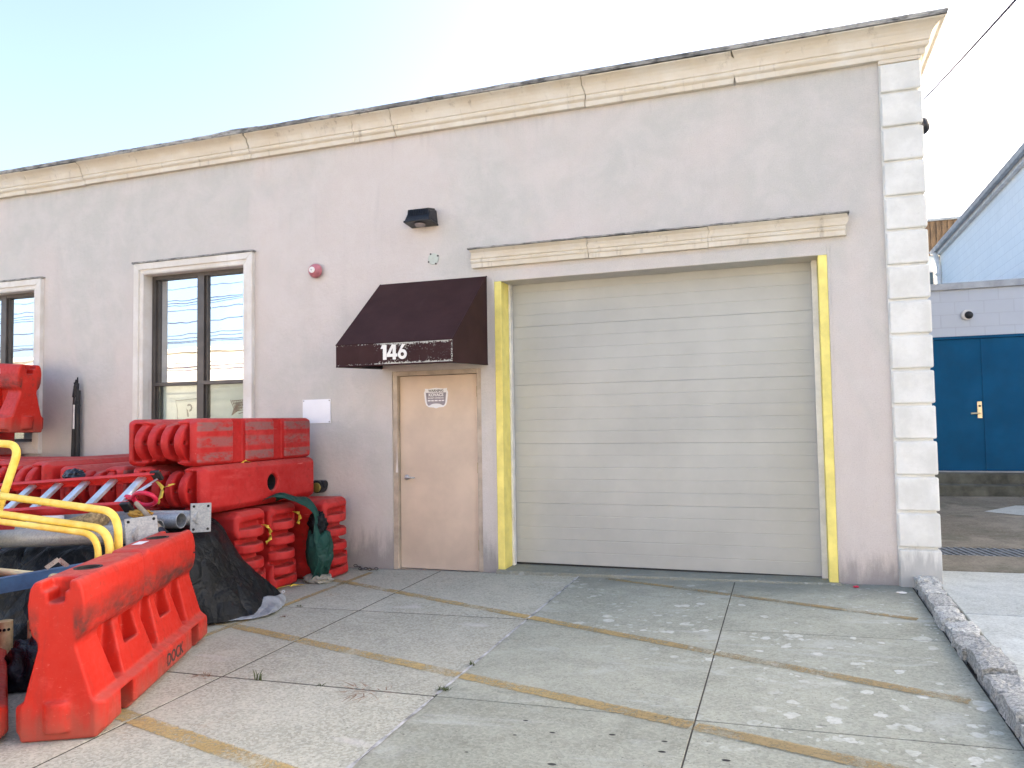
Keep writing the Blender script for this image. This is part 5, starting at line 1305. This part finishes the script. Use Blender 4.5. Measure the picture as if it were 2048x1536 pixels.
bgc = obj('black_bag', blob((-1.82,-3.69,G(-1.8,-3.7)+0.07), (0.15,0.15,0.20), 0.28, 1.7, 15.0), M['bag'], smooth=True); tag(bgc, 'crumpled black plastic bag in the gap between the front barriers', 'bag')

# poles wrapped in black against the wall
pb = empty('wrapped_poles', (-5.67,-0.1,G(-5.67,-.1))); tag(pb, 'black wrapped pair of poles leaning on the wall between the windows', 'poles')
for dx, top, r in ((-0.035, 2.02, 0.030), (0.03, 1.93, 0.028)):
    obj('pole', MB().tube([g_(-5.665+dx,-0.075,.0), (-5.665+dx*1.0,-0.075,1.10), (-5.66+dx*0.7,-0.075,1.75), (-5.655+dx*0.4,-0.07,top)], r, 12), M['rubber'], pb)
random.seed(9); mb = MB()
for k in range(26):
    x = -5.655+random.uniform(-.045,.045); z = random.uniform(1.62,1.98)
    mb.tube([(x,-0.07+random.uniform(-.03,.01),z),(x+random.uniform(-.03,.03),-0.07+random.uniform(-.03,.01),z+random.uniform(.06,.17))], [0.016,0.008], 6)
obj('ragged_wrap', mb, M['bag'], pb)
obj('white_strip', plank((-5.664,-0.112,1.45), (-5.662,-0.112,1.75), 0.012, 0.02, None, Vector((0,1,0))), M['white'], pb)

# caution tape scraps
def ribbon(pts, w, label):
    P_ = fillet(pts, 0.03, 4); rows = [[], []]
    for k, p in enumerate(P_):
        tw = Vector((math.cos(k*0.5), 0.5*math.sin(k*0.6), 0.5*math.sin(k*0.5))).normalized()*w/2
        rows[0].append(tuple(p-tw)); rows[1].append(tuple(p+tw))
    mb = MB().grid(rows); o = obj('caution_tape', mb, M['tape'], smooth=True, solid=0.0012); tag(o, label, 'tape', 'caution tape scraps'); return o
ribbon([(-2.40,-2.10,.985),(-2.33,-2.10,.93),(-2.34,-2.12,.84),(-2.36,-2.13,.80)], 0.035, 'yellow caution tape tied to the knuckles above the shovel grip')
ribbon([(-2.34,-2.09,.93),(-2.28,-2.09,.95),(-2.23,-2.08,.965)], 0.028, 'short loose tail of yellow tape beside the knotted tape')
ribbon([(-1.925,-1.30,.53),(-1.885,-1.27,.51),(-1.875,-1.24,.45),(-1.87,-1.26,.38),(-1.885,-1.30,.36)], 0.035, 'yellow caution tape on the upright barrier beside the black tarp')
ribbon([(-1.92,-.85,.60),(-1.87,-.80,.585),(-1.85,-.82,.52),(-1.86,-.84,.48)], 0.035, 'yellow caution tape on the upright barrier beside the green tarp')
ribbon([g_(-1.93,-1.12,.02),g_(-1.84,-.98,.03),g_(-1.78,-.87,.012)], 0.035, 'yellow tape scrap on the ground below the green tarp')
ribbon([(-2.08,-1.40,1.105),(-2.075,-1.36,1.13),(-2.07,-1.30,1.108)], 0.028, 'yellow tape scrap pinched between the two top barriers')

chn = empty('chain', (-1.55,-0.1,G(-1.55,-.1))); tag(chn, 'short dark chain on the ground by the wall, right of the red barriers', 'chain')
for k in range(9):
    x = -1.66+k*0.030; y = -0.10+0.02*math.sin(k*1.7); c_ = Vector((x, y, G(x,y)+0.016+0.03*max(0, 1-k*0.5)))
    pts = []
    for a in range(12):
        t = 2*math.pi*a/12; v = Vector((0.022*math.cos(t), 0.012*math.sin(t), 0)) if k % 2 else Vector((0.022*math.cos(t), 0, 0.012*math.sin(t))); pts.append(c_+v)
    obj('link', MB().tube(pts, 0.0045, 6, closed=True), M['bronze'], chn)

# ------------------------------------------------------------------ weeds and litter
random.seed(31)
def weed(x, y, n, h, spread, mat, label, group):
    mb = MB()
    for k in range(n):
        a = random.uniform(0, 6.28); l = h*random.uniform(0.45, 1.1); r = spread*random.uniform(0.1, 1)
        bx0, by0 = x+random.uniform(-1,1)*spread*0.5, y+random.uniform(-.25,.25)*spread*0.4
        d = Vector((math.cos(a), math.sin(a), 0)); w = Vector((-d.y, d.x, 0))*random.uniform(0.0018, 0.004)
        p0 = Vector((bx0, by0, G(bx0,by0)-0.008)); p1 = p0+d*r*0.4+Vector((0,0,l*0.65)); p2 = p0+d*r+Vector((0,0,l))
        o = len(mb.v); mb.v += [tuple(p0-w), tuple(p0+w), tuple(p1+w), tuple(p1-w), tuple(p2)]; mb.f += [(o,o+1,o+2,o+3),(o+3,o+2,o+4)]
    o = obj('weed', mb, mat); tag(o, label, 'weed', group); return o
weed(-0.43,-3.285,16,0.075,0.05,M['weed'],'tall thin green weed in the joint below the middle painted line','weeds in the joints')
weed(0.785,-3.19,36,0.030,0.06,M['weed'],'low green weed tuft where the two joints cross','weeds in the joints')
weed(0.777,-2.74,16,0.040,0.03,M['weed'],'small green weed in the white-edged joint above the middle line','weeds in the joints')
weed(-1.31,-1.60,18,0.025,0.05,M['weed'],'tiny green weed in the joint right of the silver tarp flap','weeds in the joints')
weed(-0.83,-3.30,60,0.014,0.09,M['dryweed'],'dry brown weed tuft in the joint nearest the front barrier','weeds in the joints')
weed(0.38,-3.285,120,0.012,0.24,M['dryweed'],'long dry brown weed mat along the cross joint','weeds in the joints')
weed(0.02,-3.285,12,0.02,0.05,M['weed'],'sparse weed sprig in the cross joint left of the dry mat','weeds in the joints')
weed(-1.22,-1.93,26,0.018,0.06,M['dryweed'],'small dry leaf scraps on the slab right of the tarp flap','weeds in the joints')
lt = obj('red_litter', blob((3.215,-0.15,G(3.2,-.15)+0.008), (0.022,0.015,0.010), 0.3, 2.0, 1.0, 2), M['pink']); tag(lt, 'tiny red scrap of litter at the foot of the wall beside the yellow jamb', 'litter')
lt = obj('white_litter', blob((3.545,-0.30,G(3.5,-.3)+0.006), (0.035,0.025,0.008), 0.3, 2.0, 2.0, 2), M['white']); tag(lt, 'white scrap of litter beside the first kerb stone', 'litter')
